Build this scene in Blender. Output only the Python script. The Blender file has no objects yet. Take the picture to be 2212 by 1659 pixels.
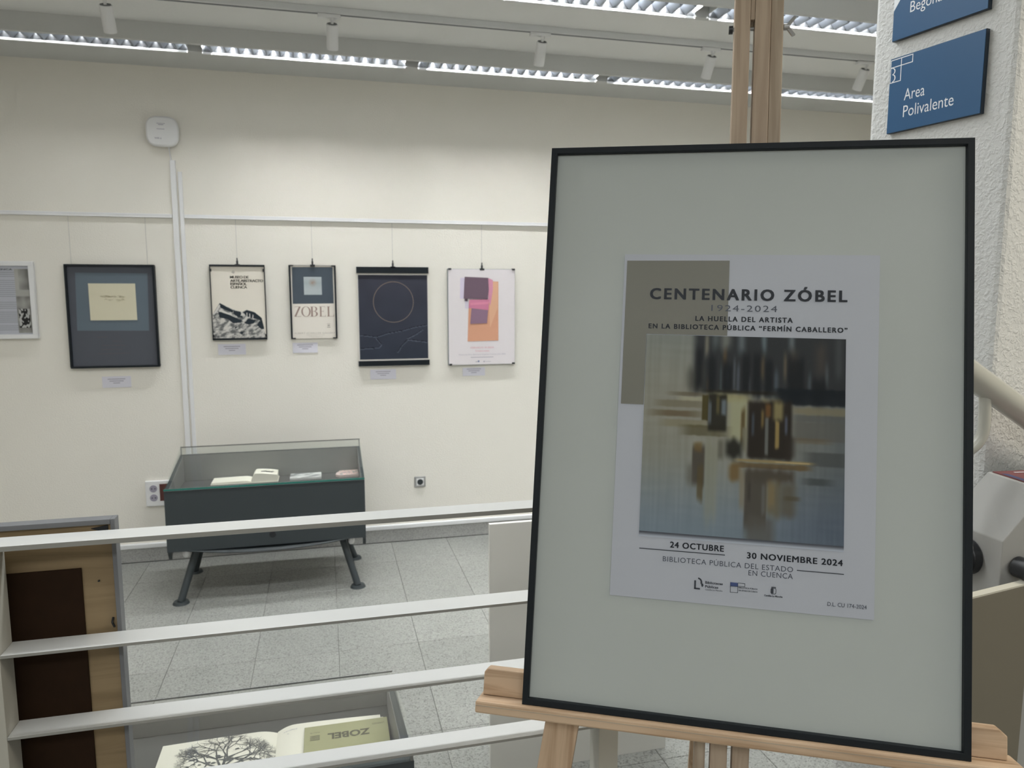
import bpy, bmesh, math, random
from mathutils import Vector, Matrix, noise
random.seed(7)
S = bpy.context.scene
COL = S.collection
V = Vector

# ------------------------------------------------------------------ camera, world, exposure
cam_d = bpy.data.cameras.new('camera'); cam = bpy.data.objects.new('camera', cam_d); COL.objects.link(cam)
yaw, pitch, roll = 0.24694, 0.12408, -0.0004
fw = V((math.sin(yaw)*math.cos(pitch), math.cos(yaw)*math.cos(pitch), -math.sin(pitch)))
rt = V((math.cos(yaw), -math.sin(yaw), 0)); upv = rt.cross(fw)
cam.matrix_world = Matrix(((rt.x, upv.x, -fw.x, 0), (rt.y, upv.y, -fw.y, 0), (rt.z, upv.z, -fw.z, 1.8), (0, 0, 0, 1)))
cam_d.sensor_width = 36; cam_d.lens = 1602.58*36/2212; cam_d.clip_start = .05
cam_d.dof.use_dof = True; cam_d.dof.focus_distance = 1.3; cam_d.dof.aperture_fstop = 9.0
S.camera = cam
w = bpy.data.worlds.new('world'); S.world = w; w.use_nodes = True
w.node_tree.nodes['Background'].inputs[0].default_value = (.8, .85, .9, 1)
w.node_tree.nodes['Background'].inputs[1].default_value = .3
S.view_settings.view_transform = 'Standard'; S.view_settings.look = 'None'
S.view_settings.exposure = 0.0; S.view_settings.gamma = 1; S.view_settings.use_curve_mapping = False
TUBE_W = 200.0
ROW3_W = 68.0
LAMP_COL = (.96, .985, 1.0)
# lamps outside the picture, plus an added fill light behind the camera
def area(name, loc, sx, sy, power, rot=(0, 0, 0), col=LAMP_COL, parent=None):
    l = bpy.data.lights.new(name, 'AREA'); l.shape = 'RECTANGLE'; l.size = sx; l.size_y = sy
    l.energy = power; l.color = col
    if parent: l.spread = math.radians(115)
    o = bpy.data.objects.new(name, l); COL.objects.link(o); o.location = loc; o.rotation_euler = rot
    if parent: o.parent = parent
    return o
area('lamp_row_over_screen', (.3, 2.12, 3.19), 5.4, .10, ROW3_W)
area('fill_behind', (-.6, -1.6, 3.2), 3.0, .6, 54)  # added soft fill for surfaces facing the camera
area('lamp_over_stair', (2.6, .2, 3.2), .8, .8, 46, col=(1, .93, .80))

# ------------------------------------------------------------------ materials
def lin(c):
    return tuple(((v/255)/12.92 if v/255 <= .04045 else ((v/255+.055)/1.055)**2.4) for v in c)
def nt(m): return m.node_tree.nodes, m.node_tree.links
MATS = {}
def mat(name, col, rough=.5, metal=0, spec=.5, var=0, vscale=8, bump=0, bscale=60, vstretch=None, coat=0):
    if name in MATS: return MATS[name]
    m = bpy.data.materials.new(name); m.use_nodes = True; N, L = nt(m); b = N['Principled BSDF']
    b.inputs['Base Color'].default_value = (*col, 1); b.inputs['Roughness'].default_value = rough
    b.inputs['Metallic'].default_value = metal; b.inputs['Specular IOR Level'].default_value = spec
    b.inputs['Coat Weight'].default_value = coat
    tc = N.new('ShaderNodeTexCoord')
    mp = N.new('ShaderNodeMapping'); L.new(tc.outputs['Object'], mp.inputs[0])
    if vstretch: mp.inputs['Scale'].default_value = vstretch
    n = N.new('ShaderNodeTexNoise'); n.inputs['Scale'].default_value = vscale; n.inputs['Detail'].default_value = 4
    L.new(mp.outputs[0], n.inputs['Vector'])
    mx = N.new('ShaderNodeMix'); mx.data_type = 'RGBA'
    v = var if var else .02
    mx.inputs[6].default_value = (*[c*(1-v) for c in col], 1); mx.inputs[7].default_value = (*[min(1, c*(1+v)) for c in col], 1)
    L.new(n.outputs[0], mx.inputs[0]); L.new(mx.outputs[2], b.inputs['Base Color'])
    if bump:
        n2 = N.new('ShaderNodeTexNoise'); n2.inputs['Scale'].default_value = bscale; n2.inputs['Detail'].default_value = 5
        L.new(tc.outputs['Object'], n2.inputs['Vector'])
        bp = N.new('ShaderNodeBump'); bp.inputs['Strength'].default_value = .6; bp.inputs['Distance'].default_value = bump
        L.new(n2.outputs[0], bp.inputs['Height']); L.new(bp.outputs[0], b.inputs['Normal'])
    MATS[name] = m; return m
def stucco(name, col):
    m = mat(name, col, .9, var=.04)
    N, L = nt(m); b = N['Principled BSDF']
    tc = N.new('ShaderNodeTexCoord')
    n1 = N.new('ShaderNodeTexNoise'); n1.inputs['Scale'].default_value = 95; n1.inputs['Detail'].default_value = 3; n1.inputs['Distortion'].default_value = .6
    L.new(tc.outputs['Object'], n1.inputs['Vector'])
    r = N.new('ShaderNodeValToRGB'); r.color_ramp.elements[0].position = .42; r.color_ramp.elements[1].position = .66
    L.new(n1.outputs[0], r.inputs[0])
    bp = N.new('ShaderNodeBump'); bp.inputs['Strength'].default_value = .5; bp.inputs['Distance'].default_value = .004
    L.new(r.outputs[0], bp.inputs['Height']); L.new(bp.outputs[0], b.inputs['Normal'])
    return m
def terrazzo(name, base, dark, light, scale=120):
    m = bpy.data.materials.new(name); m.use_nodes = True; N, L = nt(m); b = N['Principled BSDF']
    b.inputs['Roughness'].default_value = .38
    g = N.new('ShaderNodeNewGeometry')
    vo = N.new('ShaderNodeTexVoronoi'); vo.inputs['Scale'].default_value = scale; L.new(g.outputs['Position'], vo.inputs['Vector'])
    r = N.new('ShaderNodeValToRGB'); cr = r.color_ramp; cr.interpolation = 'CONSTANT'
    cr.elements[0].position = 0; cr.elements[0].color = (*dark, 1)
    cr.elements[1].position = .16; cr.elements[1].color = (*base, 1)
    e = cr.elements.new(.60); e.color = (*[(a+c)/2 for a, c in zip(base, light)], 1)
    e = cr.elements.new(.84); e.color = (*light, 1)
    sp = N.new('ShaderNodeSeparateColor'); L.new(vo.outputs['Color'], sp.inputs[0]); L.new(sp.outputs[0], r.inputs[0])
    n = N.new('ShaderNodeTexNoise'); n.inputs['Scale'].default_value = 3.; L.new(g.outputs['Position'], n.inputs['Vector'])
    oi = N.new('ShaderNodeObjectInfo'); 
    ma = N.new('ShaderNodeMapRange'); ma.inputs[3].default_value = .95; ma.inputs[4].default_value = 1.05; L.new(oi.outputs['Random'], ma.inputs[0])
    mb = N.new('ShaderNodeMapRange'); mb.inputs[3].default_value = .86; mb.inputs[4].default_value = 1.1; L.new(n.outputs[0], mb.inputs[0])
    mm = N.new('ShaderNodeMath'); mm.operation = 'MULTIPLY'; L.new(ma.outputs[0], mm.inputs[0]); L.new(mb.outputs[0], mm.inputs[1])
    vm = N.new('ShaderNodeVectorMath'); vm.operation = 'SCALE'; L.new(r.outputs[0], vm.inputs[0]); L.new(mm.outputs[0], vm.inputs['Scale'])
    L.new(vm.outputs[0], b.inputs['Base Color']); return m
def wood(name, light, dark, axis, scale=1.0):
    m = bpy.data.materials.new(name); m.use_nodes = True; N, L = nt(m); b = N['Principled BSDF']
    b.inputs['Roughness'].default_value = .55
    a = N.new('ShaderNodeAttribute'); a.attribute_name = 'grain'
    mp = N.new('ShaderNodeMapping'); mp.inputs['Scale'].default_value = (3*scale, 45*scale, 45*scale)
    L.new(a.outputs['Vector'], mp.inputs[0])
    n = N.new('ShaderNodeTexNoise'); n.inputs['Scale'].default_value = 1; n.inputs['Detail'].default_value = 5; n.inputs['Distortion'].default_value = 1.2
    L.new(mp.outputs[0], n.inputs['Vector'])
    r = N.new('ShaderNodeValToRGB'); r.color_ramp.elements[0].position = .36; r.color_ramp.elements[0].color = (*dark, 1)
    r.color_ramp.elements[1].position = .60; r.color_ramp.elements[1].color = (*light, 1)
    L.new(n.outputs[0], r.inputs[0]); L.new(r.outputs[0], b.inputs['Base Color'])
    bp = N.new('ShaderNodeBump'); bp.inputs['Strength'].default_value = .15; bp.inputs['Distance'].default_value = .001
    L.new(n.outputs[0], bp.inputs['Height']); L.new(bp.outputs[0], b.inputs['Normal'])
    return m
def glass(name, tint, refl_min=.0, rough=.02, gain=1.0):
    m = bpy.data.materials.new(name); m.use_nodes = True; N, L = nt(m)
    for n in list(N):
        if n.type != 'OUTPUT_MATERIAL': N.remove(n)
    out = [n for n in N if n.type == 'OUTPUT_MATERIAL'][0]
    t = N.new('ShaderNodeBsdfTransparent'); t.inputs[0].default_value = (*tint, 1)
    g = N.new('ShaderNodeBsdfGlossy'); g.inputs['Roughness'].default_value = rough
    f = N.new('ShaderNodeFresnel'); f.inputs[0].default_value = 1.5
    mu = N.new('ShaderNodeMath'); mu.operation = 'MULTIPLY_ADD'; mu.inputs[1].default_value = gain; mu.inputs[2].default_value = refl_min
    L.new(f.outputs[0], mu.inputs[0])
    ge = N.new('ShaderNodeNewGeometry'); ib = N.new('ShaderNodeMath'); ib.operation = 'SUBTRACT'; ib.inputs[0].default_value = 1; L.new(ge.outputs['Backfacing'], ib.inputs[1])
    m2 = N.new('ShaderNodeMath'); m2.operation = 'MULTIPLY'; L.new(mu.outputs[0], m2.inputs[0]); L.new(ib.outputs[0], m2.inputs[1])
    mx = N.new('ShaderNodeMixShader'); L.new(m2.outputs[0], mx.inputs[0]); L.new(t.outputs[0], mx.inputs[1]); L.new(g.outputs[0], mx.inputs[2])
    L.new(mx.outputs[0], out.inputs[0]); return m
def vcol_mat(name, rough=.6):
    m = bpy.data.materials.new(name); m.use_nodes = True; N, L = nt(m)
    a = N.new('ShaderNodeAttribute'); a.attribute_name = 'ink'
    L.new(a.outputs['Color'], N['Principled BSDF'].inputs['Base Color']); N['Principled BSDF'].inputs['Roughness'].default_value = rough
    N['Principled BSDF'].inputs['Specular IOR Level'].default_value = .1
    return m
M_wall = mat('wall_cream', (.83, .80, .725), .75, var=.015, vscale=2, bump=.0025, bscale=120)
M_wall2 = mat('wall_far_grey', (.62, .60, .56), .85, bump=.002)
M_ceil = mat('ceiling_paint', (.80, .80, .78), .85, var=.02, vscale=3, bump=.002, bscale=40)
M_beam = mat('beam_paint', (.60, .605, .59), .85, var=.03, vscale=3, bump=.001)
M_stucco = stucco('stucco_white', (.68, .69, .68))
M_tile = terrazzo('terrazzo_tile', (.24, .245, .225), (.15, .15, .14), (.30, .30, .28), 190)
M_skirt = terrazzo('terrazzo_skirting', (.36, .36, .345), (.26, .26, .25), (.43, .43, .41), 260)
M_grout = mat('grout', (.16, .16, .15), .9)
M_white = mat('white_plastic', (.80, .80, .80), .4)
M_whitem = mat('white_enamel', (.74, .75, .75), .35)
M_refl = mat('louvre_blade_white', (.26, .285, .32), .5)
M_refl2 = mat('side_reflector', (.05, .052, .055), .5)
M_lip = mat('lamp_lip', (.95, .95, .95), .6)
M_black = mat('black_frame', (.008, .012, .016), .5, spec=.25)
M_blackp = mat('black_plastic', (.015, .017, .02), .35)
M_anth = mat('anthracite_laminate', (.034, .043, .047), .5, var=.05)
M_inner = mat('case_lining', (.22, .22, .215), .7)
M_steel = mat('clip_steel', (.45, .45, .45), .3, metal=.9)
M_mat = mat('mount_board', (.50, .53, .515), .75)
M_pine = wood('pine', (.60, .44, .30), (.43, .29, .18), 0)
M_pine2 = wood('pine_side', (.45, .37, .28), (.33, .26, .19), 0)
M_screen = mat('screen_enamel', (.66, .67, .66), .25, spec=.6, coat=.3)
M_baredge_shade = mat('bar_edge_shade', (.30, .30, .28), .4)  # grey edge colour with the shade of the bars painted in
M_deck = mat('deck_lining', (.085, .085, .082), .8, spec=.2)
M_mast = wood('pine_mast', (.45, .355, .265), (.36, .275, .20), 0)
M_stile = mat('screen_stile', (.46, .45, .40), .4)
M_ply = wood('plywood', (.29, .21, .115), (.20, .14, .07), 0, .6)
M_hard = mat('hardboard', (.022, .010, .004), .7, spec=.15, var=.25, vscale=25)
M_grey = mat('grey_edge', (.16, .165, .175), .5)
M_page = mat('page_paper', (.84, .80, .69), .8)
M_vc = vcol_mat('printed_ink')
M_glass = glass('clear_glass', (.975, .985, .98), .015, .02, .8)
M_glassp = glass('poster_acrylic', (.98, .985, .985), .0, .25, .14)
M_glasse = mat('glass_green_edge', (.03, .16, .13), .15)
M_card = mat('caption_card', (.74, .73, .80), .7)
M_lettergrey = mat('letter_grey', (.35, .33, .40), .7)
M_white_ink = mat('white_lettering', (.80, .84, .88), .5)
M_sign = mat('sign_blue', (.038, .11, .23), .4, spec=.25)
M_signedge = mat('sign_edge_navy', (.006, .018, .035), .4)
M_rail = mat('handrail_cream', (.50, .50, .45), .25, spec=.6)
M_kiosk = mat('kiosk_enamel', (.40, .40, .385), .35, spec=.5)
M_olive = mat('low_panel_olive', (.17, .155, .12), .5)
M_oedge = mat('low_panel_edge', (.55, .53, .45), .5)

# ------------------------------------------------------------------ geometry helpers
class B:
    def __init__(s, T=None): s.v = []; s.f = []; s.T = T; s.g = []
    def add(s, vs, fs, grain=None):
        o = len(s.v)
        for p in vs:
            s.g.append(tuple(p)); s.v.append(tuple(s.T @ V(p)) if s.T else tuple(p))
        s.f += [tuple(i+o for i in f) for f in fs]; return s
    def box(s, x0, x1, y0, y1, z0, z1):
        return s.add([(x0,y0,z0),(x1,y0,z0),(x1,y1,z0),(x0,y1,z0),(x0,y0,z1),(x1,y0,z1),(x1,y1,z1),(x0,y1,z1)],
                     [(3,2,1,0),(4,5,6,7),(0,1,5,4),(1,2,6,5),(2,3,7,6),(3,0,4,7)])
    def cyl(s, p0, p1, r, r2=None, n=16, cap=True):
        p0 = V(p0); p1 = V(p1); a = (p1-p0).normalized(); r2 = r if r2 is None else r2
        b = a.orthogonal().normalized(); c = a.cross(b)
        vs = [p0+(b*math.cos(t)+c*math.sin(t))*r for t in [2*math.pi*i/n for i in range(n)]]
        vs += [p1+(b*math.cos(t)+c*math.sin(t))*r2 for t in [2*math.pi*i/n for i in range(n)]]
        fs = [(i, (i+1) % n, n+(i+1) % n, n+i) for i in range(n)]
        if cap: fs += [tuple(range(n))[::-1], tuple(range(n, 2*n))]
        return s.add(vs, fs)
    def prism(s, pts, d):            # pts planar polygon (3d), extruded by vector d
        n = len(pts); d = V(d)
        vs = [V(p) for p in pts]+[V(p)+d for p in pts]
        return s.add(vs, [tuple(range(n))[::-1], tuple(range(n, 2*n))]+[(i, (i+1) % n, n+(i+1) % n, n+i) for i in range(n)])
    def tube(s, path, r, n=10):
        P = [V(p) for p in path]
        for i in range(len(P)-1): s.cyl(P[i], P[i+1], r, n=n)
        for p in P[1:-1]:
            s.ball(p, r, n)
        return s
    def ball(s, c, r, n=10):
        c = V(c); m = max(4, n//2); vs = []; fs = []
        for j in range(m+1):
            for i in range(n):
                a = math.pi*j/m; b = 2*math.pi*i/n
                vs.append(c+V((math.sin(a)*math.cos(b), math.sin(a)*math.sin(b), math.cos(a)))*r)
        for j in range(m):
            for i in range(n): fs.append((j*n+i, j*n+(i+1) % n, (j+1)*n+(i+1) % n, (j+1)*n+i))
        return s.add(vs, fs)
    def grid(s, fn, nu, nv, thick=None):
        vs = [fn(i/nu, j/nv) for j in range(nv+1) for i in range(nu+1)]
        fs = [(j*(nu+1)+i, j*(nu+1)+i+1, (j+1)*(nu+1)+i+1, (j+1)*(nu+1)+i) for j in range(nv) for i in range(nu)]
        return s.add(vs, fs)
def root_loc(p):
    while p.parent: p = p.parent
    return p.location
def obj(name, b, m, parent=None, bevel=0, smooth=False, solid=0, label=None, flip=False):
    vs = b.v
    if parent is not None: L0 = V(root_loc(parent))
    else:
        xs = [v[0] for v in vs]; ys = [v[1] for v in vs]; zs = [v[2] for v in vs]
        L0 = V(((min(xs)+max(xs))/2, (min(ys)+max(ys))/2, min(zs)))
    me = bpy.data.meshes.new(name); me.from_pydata([tuple(V(v)-L0) for v in vs], [], b.f)
    a = me.attributes.new('grain', 'FLOAT_VECTOR', 'POINT')
    a.data.foreach_set('vector', [c for g in b.g for c in g])
    bm = bmesh.new(); bm.from_mesh(me)
    bmesh.ops.remove_doubles(bm, verts=bm.verts, dist=1e-6)
    if not flip: bmesh.ops.recalc_face_normals(bm, faces=bm.faces)
    bm.to_mesh(me); bm.free()
    me.materials.append(m)
    if smooth:
        for p in me.polygons: p.use_smooth = True
        try: me.set_sharp_from_angle(angle=math.radians(40))
        except Exception: pass
    o = bpy.data.objects.new(name, me); COL.objects.link(o)
    if parent is not None: o.parent = parent
    else: o.location = L0
    if bevel:
        md = o.modifiers.new('bevel', 'BEVEL'); md.width = bevel; md.segments = 2; md.limit_method = 'ANGLE'
    if solid:
        md = o.modifiers.new('solid', 'SOLIDIFY'); md.thickness = solid; md.offset = 0
    if label: o['label'] = label
    return o
def thing(name, loc, label, cat, group=None):
    o = bpy.data.objects.new(name, None); COL.objects.link(o); o.location = loc; o.empty_display_size = .1
    return tag(o, label, cat, group)
def tag(o, label, cat, group=None):
    o['label'] = label; o['category'] = cat
    if group: o['group'] = group
    return o
def struct(o): o['kind'] = 'structure'; return o
def kids(o): return [c for c in list(bpy.data.objects) if c.parent == o]
def copy_tree(o, childmap, parent=None):
    c = o.copy(); COL.objects.link(c)
    if parent is not None: c.parent = parent
    for ch in childmap.get(o.name, []): copy_tree(ch, childmap, c)
    return c
def childmap_of(o):
    cm = {}
    for x in bpy.data.objects:
        if x.parent: cm.setdefault(x.parent.name, []).append(x)
    return cm

# text -> flat mesh. returned list of (x,y) verts + faces, with cap height 1 and starting at x=0
_tc = {}
def text_geo(s, bold=0.0, spacing=1.0):
    key = (s, bold, spacing)
    if key in _tc: return _tc[key]
    def mk(t):
        c = bpy.data.curves.new('t', 'FONT'); c.body = t; c.size = 1; c.offset = bold; c.space_character = spacing; c.resolution_u = 3
        o = bpy.data.objects.new('t', c); COL.objects.link(o)
        dg = bpy.context.evaluated_depsgraph_get(); me = o.evaluated_get(dg).to_mesh()
        vs = [(v.co.x, v.co.y) for v in me.vertices]; fs = [tuple(p.vertices) for p in me.polygons]
        bpy.data.objects.remove(o); bpy.data.curves.remove(c); return vs, fs
    hv, _ = mk('H'); cap = max(v[1] for v in hv); y0 = min(v[1] for v in hv)
    vs, fs = mk(s); x0 = min(v[0] for v in vs); x1 = max(v[0] for v in vs)
    vs = [((v[0]-x0)/(x1-x0), (v[1]-y0)/(cap-y0)) for v in vs]
    _tc[key] = (vs, fs); return vs, fs
def put_text(b, s, x0, x1, y0, h, F, bold=0.0, spacing=1.0, slope=0.0):
    """lettering of width x0..x1, baseline y0, cap height h; F maps (x,y) to a 3d point"""
    vs, fs = text_geo(s, bold, spacing)
    b.add([F(x0+v[0]*(x1-x0), y0+v[1]*h+slope*v[0]) for v in vs], fs); return b
def put_bold(b, s, x0, x1, y0, h, F, k=.035, spacing=1.0):
    d = h*k
    for dx, dy in ((-d, -d*.6), (d, -d*.6), (-d, d*.6), (d, d*.6), (0, 0)): put_text(b, s, x0+d+dx, x1-d+dx, y0+dy, h, F, 0.0, spacing)
def poly(b, pts, F): 
    b.add([F(*p) for p in pts], [tuple(range(len(pts)))]); return b
def rect(b, x0, x1, y0, y1, F): return poly(b, [(x0,y0),(x1,y0),(x1,y1),(x0,y1)], F)
def print_obj(name, b, m, parent): return obj(name, b, m, parent, flip=True)
def raster(name, nu, nv, F, cfn, parent):
    """flat printed picture: a grid with one ink colour per vertex; u right, v down"""
    b = B().grid(F, nu, nv); vs = b.v
    L0 = V(root_loc(parent)); me = bpy.data.meshes.new(name); me.from_pydata([tuple(V(v)-L0) for v in vs], [], b.f)
    a = me.attributes.new('ink', 'FLOAT_COLOR', 'POINT'); d = []
    for j in range(nv+1):
        for i in range(nu+1):
            c = cfn(i/nu, j/nv); d += [c[0], c[1], c[2], 1]
    a.data.foreach_set('color', d); me.materials.append(M_vc)
    o = bpy.data.objects.new(name, me); COL.objects.link(o); o.parent = parent; return o
def inpoly(x, y, P):
    r = False; j = len(P)-1
    for i in range(len(P)):
        if (P[i][1] > y) != (P[j][1] > y) and x < (P[j][0]-P[i][0])*(y-P[i][1])/(P[j][1]-P[i][1])+P[i][0]: r = not r
        j = i
    return r

# ------------------------------------------------------------------ room shell
D = 5.26; XL, XR = -2.78, 5.22; YB = -3.0
fl = struct(obj('floor', B().box(XL-.3, XR+.3, YB-.3, D+.3, -.12, -.004), M_grout))
tm = None
for i in range(20):
    for j in range(10):
        x = XL+.4*i; y = 5.25-.4*(j+1)
        if tm is None:
            t = obj('tile', B().box(-.199, .199, -.199, .199, -.02, 0), M_tile, fl); tm = t
            md = t.modifiers.new('bevel', 'BEVEL'); md.width = .0012; md.segments = 1
        else: t = tm.copy(); COL.objects.link(t)
        t.location = (x+.2-fl.location.x + fl.location.x, y+.2-fl.location.y+fl.location.y, 0)
struct(obj('floor_landing', B().box(XL, XR, YB, 1.249, -.02, 0), M_tile, fl))
struct(obj('wall_back', B().box(XL-.2, XR+.2, D, D+.2, 0, 3.5), M_wall))
struct(obj('wall_left', B().box(XL-.2, XL, YB, D, 0, 3.5), M_wall))
struct(obj('wall_end', B().box(XR, XR+.2, YB, D, 0, 3.5), M_wall))
struct(obj('wall_front', B().box(XL-.2, XR+.2, YB-.2, YB, 0, 3.5), M_wall2))
ce = struct(obj('ceiling', B().box(XL-.2, XR+.2, YB-.2, D+.2, 3.30, 3.42), M_ceil))
ZB = 3.20
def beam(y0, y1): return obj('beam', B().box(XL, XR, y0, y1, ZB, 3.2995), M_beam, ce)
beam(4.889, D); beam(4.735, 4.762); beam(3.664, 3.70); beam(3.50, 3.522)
# skirting
bb = struct(obj('baseboard_back', B().box(XL, XR, D-.022, D, .004, .098), M_skirt, bevel=.002))
obj('joint_shadow', B().box(XL, XR, D-.019, D, 0, .004), M_black, bb)
tr = struct(obj('trim_1', B().box(XL, XR, D-.030, D, .098, .128), M_whitem, bevel=.004))
# picture rail (two lengths) and vertical cable trunking
r0 = struct(obj('trim_2', B().box(XL, -.928, D-.012, D, 2.268, 2.293).box(XL, -.928, D-.016, D-.012, 2.268, 2.274), M_white, bevel=.002))
r1 = struct(obj('trim_3', B().box(-.855, XR, D-.012, D, 2.268, 2.293).box(-.855, XR, D-.016, D-.012, 2.268, 2.274), M_white, bevel=.002))
tk = struct(obj('trim_4', B().box(-.925, -.893, D-.016, D, .13, 2.63), M_white, bevel=.002))
obj('trunking_cover', B().box(-.882, -.858, D-.010, D, .13, 2.56), M_white, tk, bevel=.002)

# ------------------------------------------------------------------ textured pillar on the right
pf = V((.1671, -.9859, 0)); pg = V((.9859, .1671, 0))      # along the sign face (towards viewer) and along the second face
PA = V((1.351, 1.664, 0)); PB = PA+pf*.363
PC = PB+pg*1.6; PD = PA+pg*1.6
pil = struct(obj('wall_right', B().prism([PA, PB, PC, PD], (0, 0, 3.2995)), M_stucco, bevel=.012))
pn = V((-.9859, -.1671, 0))                                 # normal of sign face (towards gallery)
def sface(s, z, off): return PA+pf*(s+.064)+pn*off+V((0, 0, z))

# ------------------------------------------------------------------ ceiling louvre lights
def make_light():
    t = thing('ceiling_light', (0, 4.82, ZB), 'x', 'ceiling light')
    x0, x1 = 0, 1.19; ya, yb = 4.765, 4.886
    obj('housing', B().box(x0, x1, ya, yb, ZB+.092, ZB+.097).box(x0, x0+.003, ya, yb, ZB+.02, ZB+.092).box(x1-.003, x1, ya, yb, ZB+.02, ZB+.092), M_whitem, t)
    obj('reflector', B().box(x0, x1, ya, ya+.002, ZB+.014, ZB+.092), M_refl2, t)
    obj('reflector', B().box(x0, x1, yb-.004, yb-.001, ZB+.002, ZB+.092), M_refl2, t)
    obj('lip', B().prism([(x0, yb, ZB-.012), (x0, yb-.006, ZB-.010), (x0, yb-.002, ZB+.004), (x0, yb, ZB+.004)], (x1-x0, 0, 0)), M_lip, t)
    bl = None; n = 15
    for i in range(n):
        cx = x0+.055+(x1-x0-.11)*i/(n-1)
        if bl is None:
            pts = [(-.036, ya+.006, ZB+.040), (-.004, ya+.006, ZB+.002), (.004, ya+.006, ZB+.002), (.036, ya+.006, ZB+.040), (.020, ya+.006, ZB+.040), (0, ya+.006, ZB+.022), (-.020, ya+.006, ZB+.040)]
            bl = obj('louvre_blade', B().prism(pts, (0, yb-ya-.012, 0)), M_refl, t); o = bl
        else: o = bl.copy(); COL.objects.link(o)
        o.location = (cx, 0, 0)
    obj('lamp_holder', B().box(x0+.004, x0+.03, 4.80, 4.85, ZB+.045, ZB+.085), M_blackp, t)
    area('tube_glow', (x0+(x1-x0)/2, .005, .088), x1-x0-.06, .09, TUBE_W, parent=t)
    return t
light0 = make_light(); cm = childmap_of(light0)
rows = [(4.82, [-.65, .62, 1.89, 3.16, -1.92], 'back', 'ceiling lights of the row nearest the back wall'),
        (3.597, [.70, 1.97, -.57, 3.24, -1.84], 'front', 'ceiling lights of the row above the spotlight track')]
words = {('back', -1.92): 'recessed louvre light close to back wall, leftmost one above dark portrait frame',
         ('back', -.65): 'recessed louvre light close to back wall, second length from the left',
         ('back', .62): 'recessed louvre light close to back wall, middle length left of easel mast',
         ('back', 1.89): 'recessed louvre light close to back wall, crossed by the easel mast',
         ('back', 3.16): 'recessed louvre light close to back wall, rightmost length beside the stucco pillar',
         ('front', .70): 'large recessed louvre light at top of view, left of easel mast',
         ('front', 1.97): 'large recessed louvre light at top of view, behind and right of easel mast',
         ('front', -.57): 'recessed louvre light of nearer row, just above the top left of the view',
         ('front', 3.24): 'recessed louvre light of nearer row, behind the stucco pillar',
         ('front', -1.84): 'recessed louvre light of nearer row, far left and out of view'}
first = True
for y, xs, nm, grp in rows:
    for x in xs:
        o = light0 if first else copy_tree(light0, cm); first = False
        o.location = (x, y, ZB); tag(o, words[(nm, x)], 'ceiling light', grp)
    for c in bpy.data.objects:
        if c.type == 'LIGHT' and c.parent == o:
            c.data = c.data.copy(); c.data.energy = TUBE_W*{('back', -1.92): .3, ('back', -.65): .95, ('back', .62): 1.15}.get((nm, x), 1.0)*(1 if nm == 'back' else .45)

# ------------------------------------------------------------------ track and spotlights
tk = thing('lighting_track', (1.2, 4.28, 3.265), 'long pale lighting track on ceiling carrying five white spotlights', 'lighting track')
obj('track_rail', B().box(XL+.1, XR-.1, 4.262, 4.298, 3.266, 3.2999), M_whitem, tk, bevel=.002)
obj('track_slot', B().box(XL+.1, XR-.1, 4.272, 4.288, 3.2645, 3.2665), M_grey, tk)
def make_spot():
    t = thing('track_spotlight', (0, 4.28, 3.2645), 'x', 'spotlight')
    obj('adapter', B().box(-.075, .045, 4.264, 4.296, 3.246, 3.2644), M_white, t, bevel=.003)
    obj('swivel', B().cyl((0, 4.28, 3.246), (0, 4.28, 3.232), .011).cyl((0, 4.28, 3.236), (0, 4.295, 3.212), .008), M_white, t, smooth=True)
    a = V((0, math.sin(math.radians(33)), -math.cos(math.radians(33))))
    top = V((0, 4.292, 3.222))
    bd = obj('lamp_body', B().cyl(top, top+a*.13, .031, n=28), M_white, t, smooth=True, bevel=.002)
    obj('rear_cap', B().cyl(top-a*.002, top-a*.0005, .026, n=24), M_grey, bd)
    obj('cap_screw', B().cyl(top-a*.005, top-a*.001, .007, n=12), M_blackp, bd)
    obj('lens', B().cyl(top+a*.130, top+a*.131, .026, n=24), M_grey, bd)
    return t
sp0 = make_spot(); cm = childmap_of(sp0)
for k, (x, lb) in enumerate([(-1.014, 'white cylinder spotlight at top left above the wall router, cut by the frame edge'), (.088, 'white cylinder spotlight pointing straight down, second from left on the track'),
          (1.26, 'white cylinder spotlight third along the track, above the collage poster side'), (2.338, 'white cylinder spotlight just left of the easel mast'), (3.432, 'white cylinder spotlight beside the stucco pillar, most tilted of the row')]):
    o = sp0 if k == 0 else copy_tree(sp0, cm); o.location = (x, 4.28, 3.2645); tag(o, lb, 'spotlight', 'white spotlights on the ceiling track')

# ------------------------------------------------------------------ router on the back wall
t = thing('wireless_router', (-.955, D, 2.71), 'white rounded square wireless router high on the back wall', 'router')
b = B(); n = 40; pts = []
for i in range(n):
    a = 2*math.pi*i/n; c, s_ = math.cos(a), math.sin(a)
    pts.append((-.955+.096*math.copysign(abs(c)**.62, c), D-.012, 2.80+.094*math.copysign(abs(s_)**.62, s_)))
b.prism(pts, (0, -.030, 0)); case = obj('case', b, M_white, t, bevel=.012, smooth=True)
obj('wall_bracket', B().box(-1.0, -.91, D-.013, D-.0005, 2.755, 2.845), M_grey, t)
F = lambda x, z: (x, D-.0432, z)
b = B(); rect(b, -.985, -.935, 2.846, 2.849, F); rect(b, -.975, -.945, 2.838, 2.842, F); rect(b, -.985, -.94, 2.812, 2.815, F); put_text(b, 'WiFi 6', -1.0, -.96, 2.752, .010, F, .02)
print_obj('printed_marks', b, M_lettergrey, case)
obj('cable', B().tube([(-.925, D-.02, 2.712), (-.924, D-.010, 2.69), (-.912, D-.010, 2.60)], .004), M_white, t, smooth=True)

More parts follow.
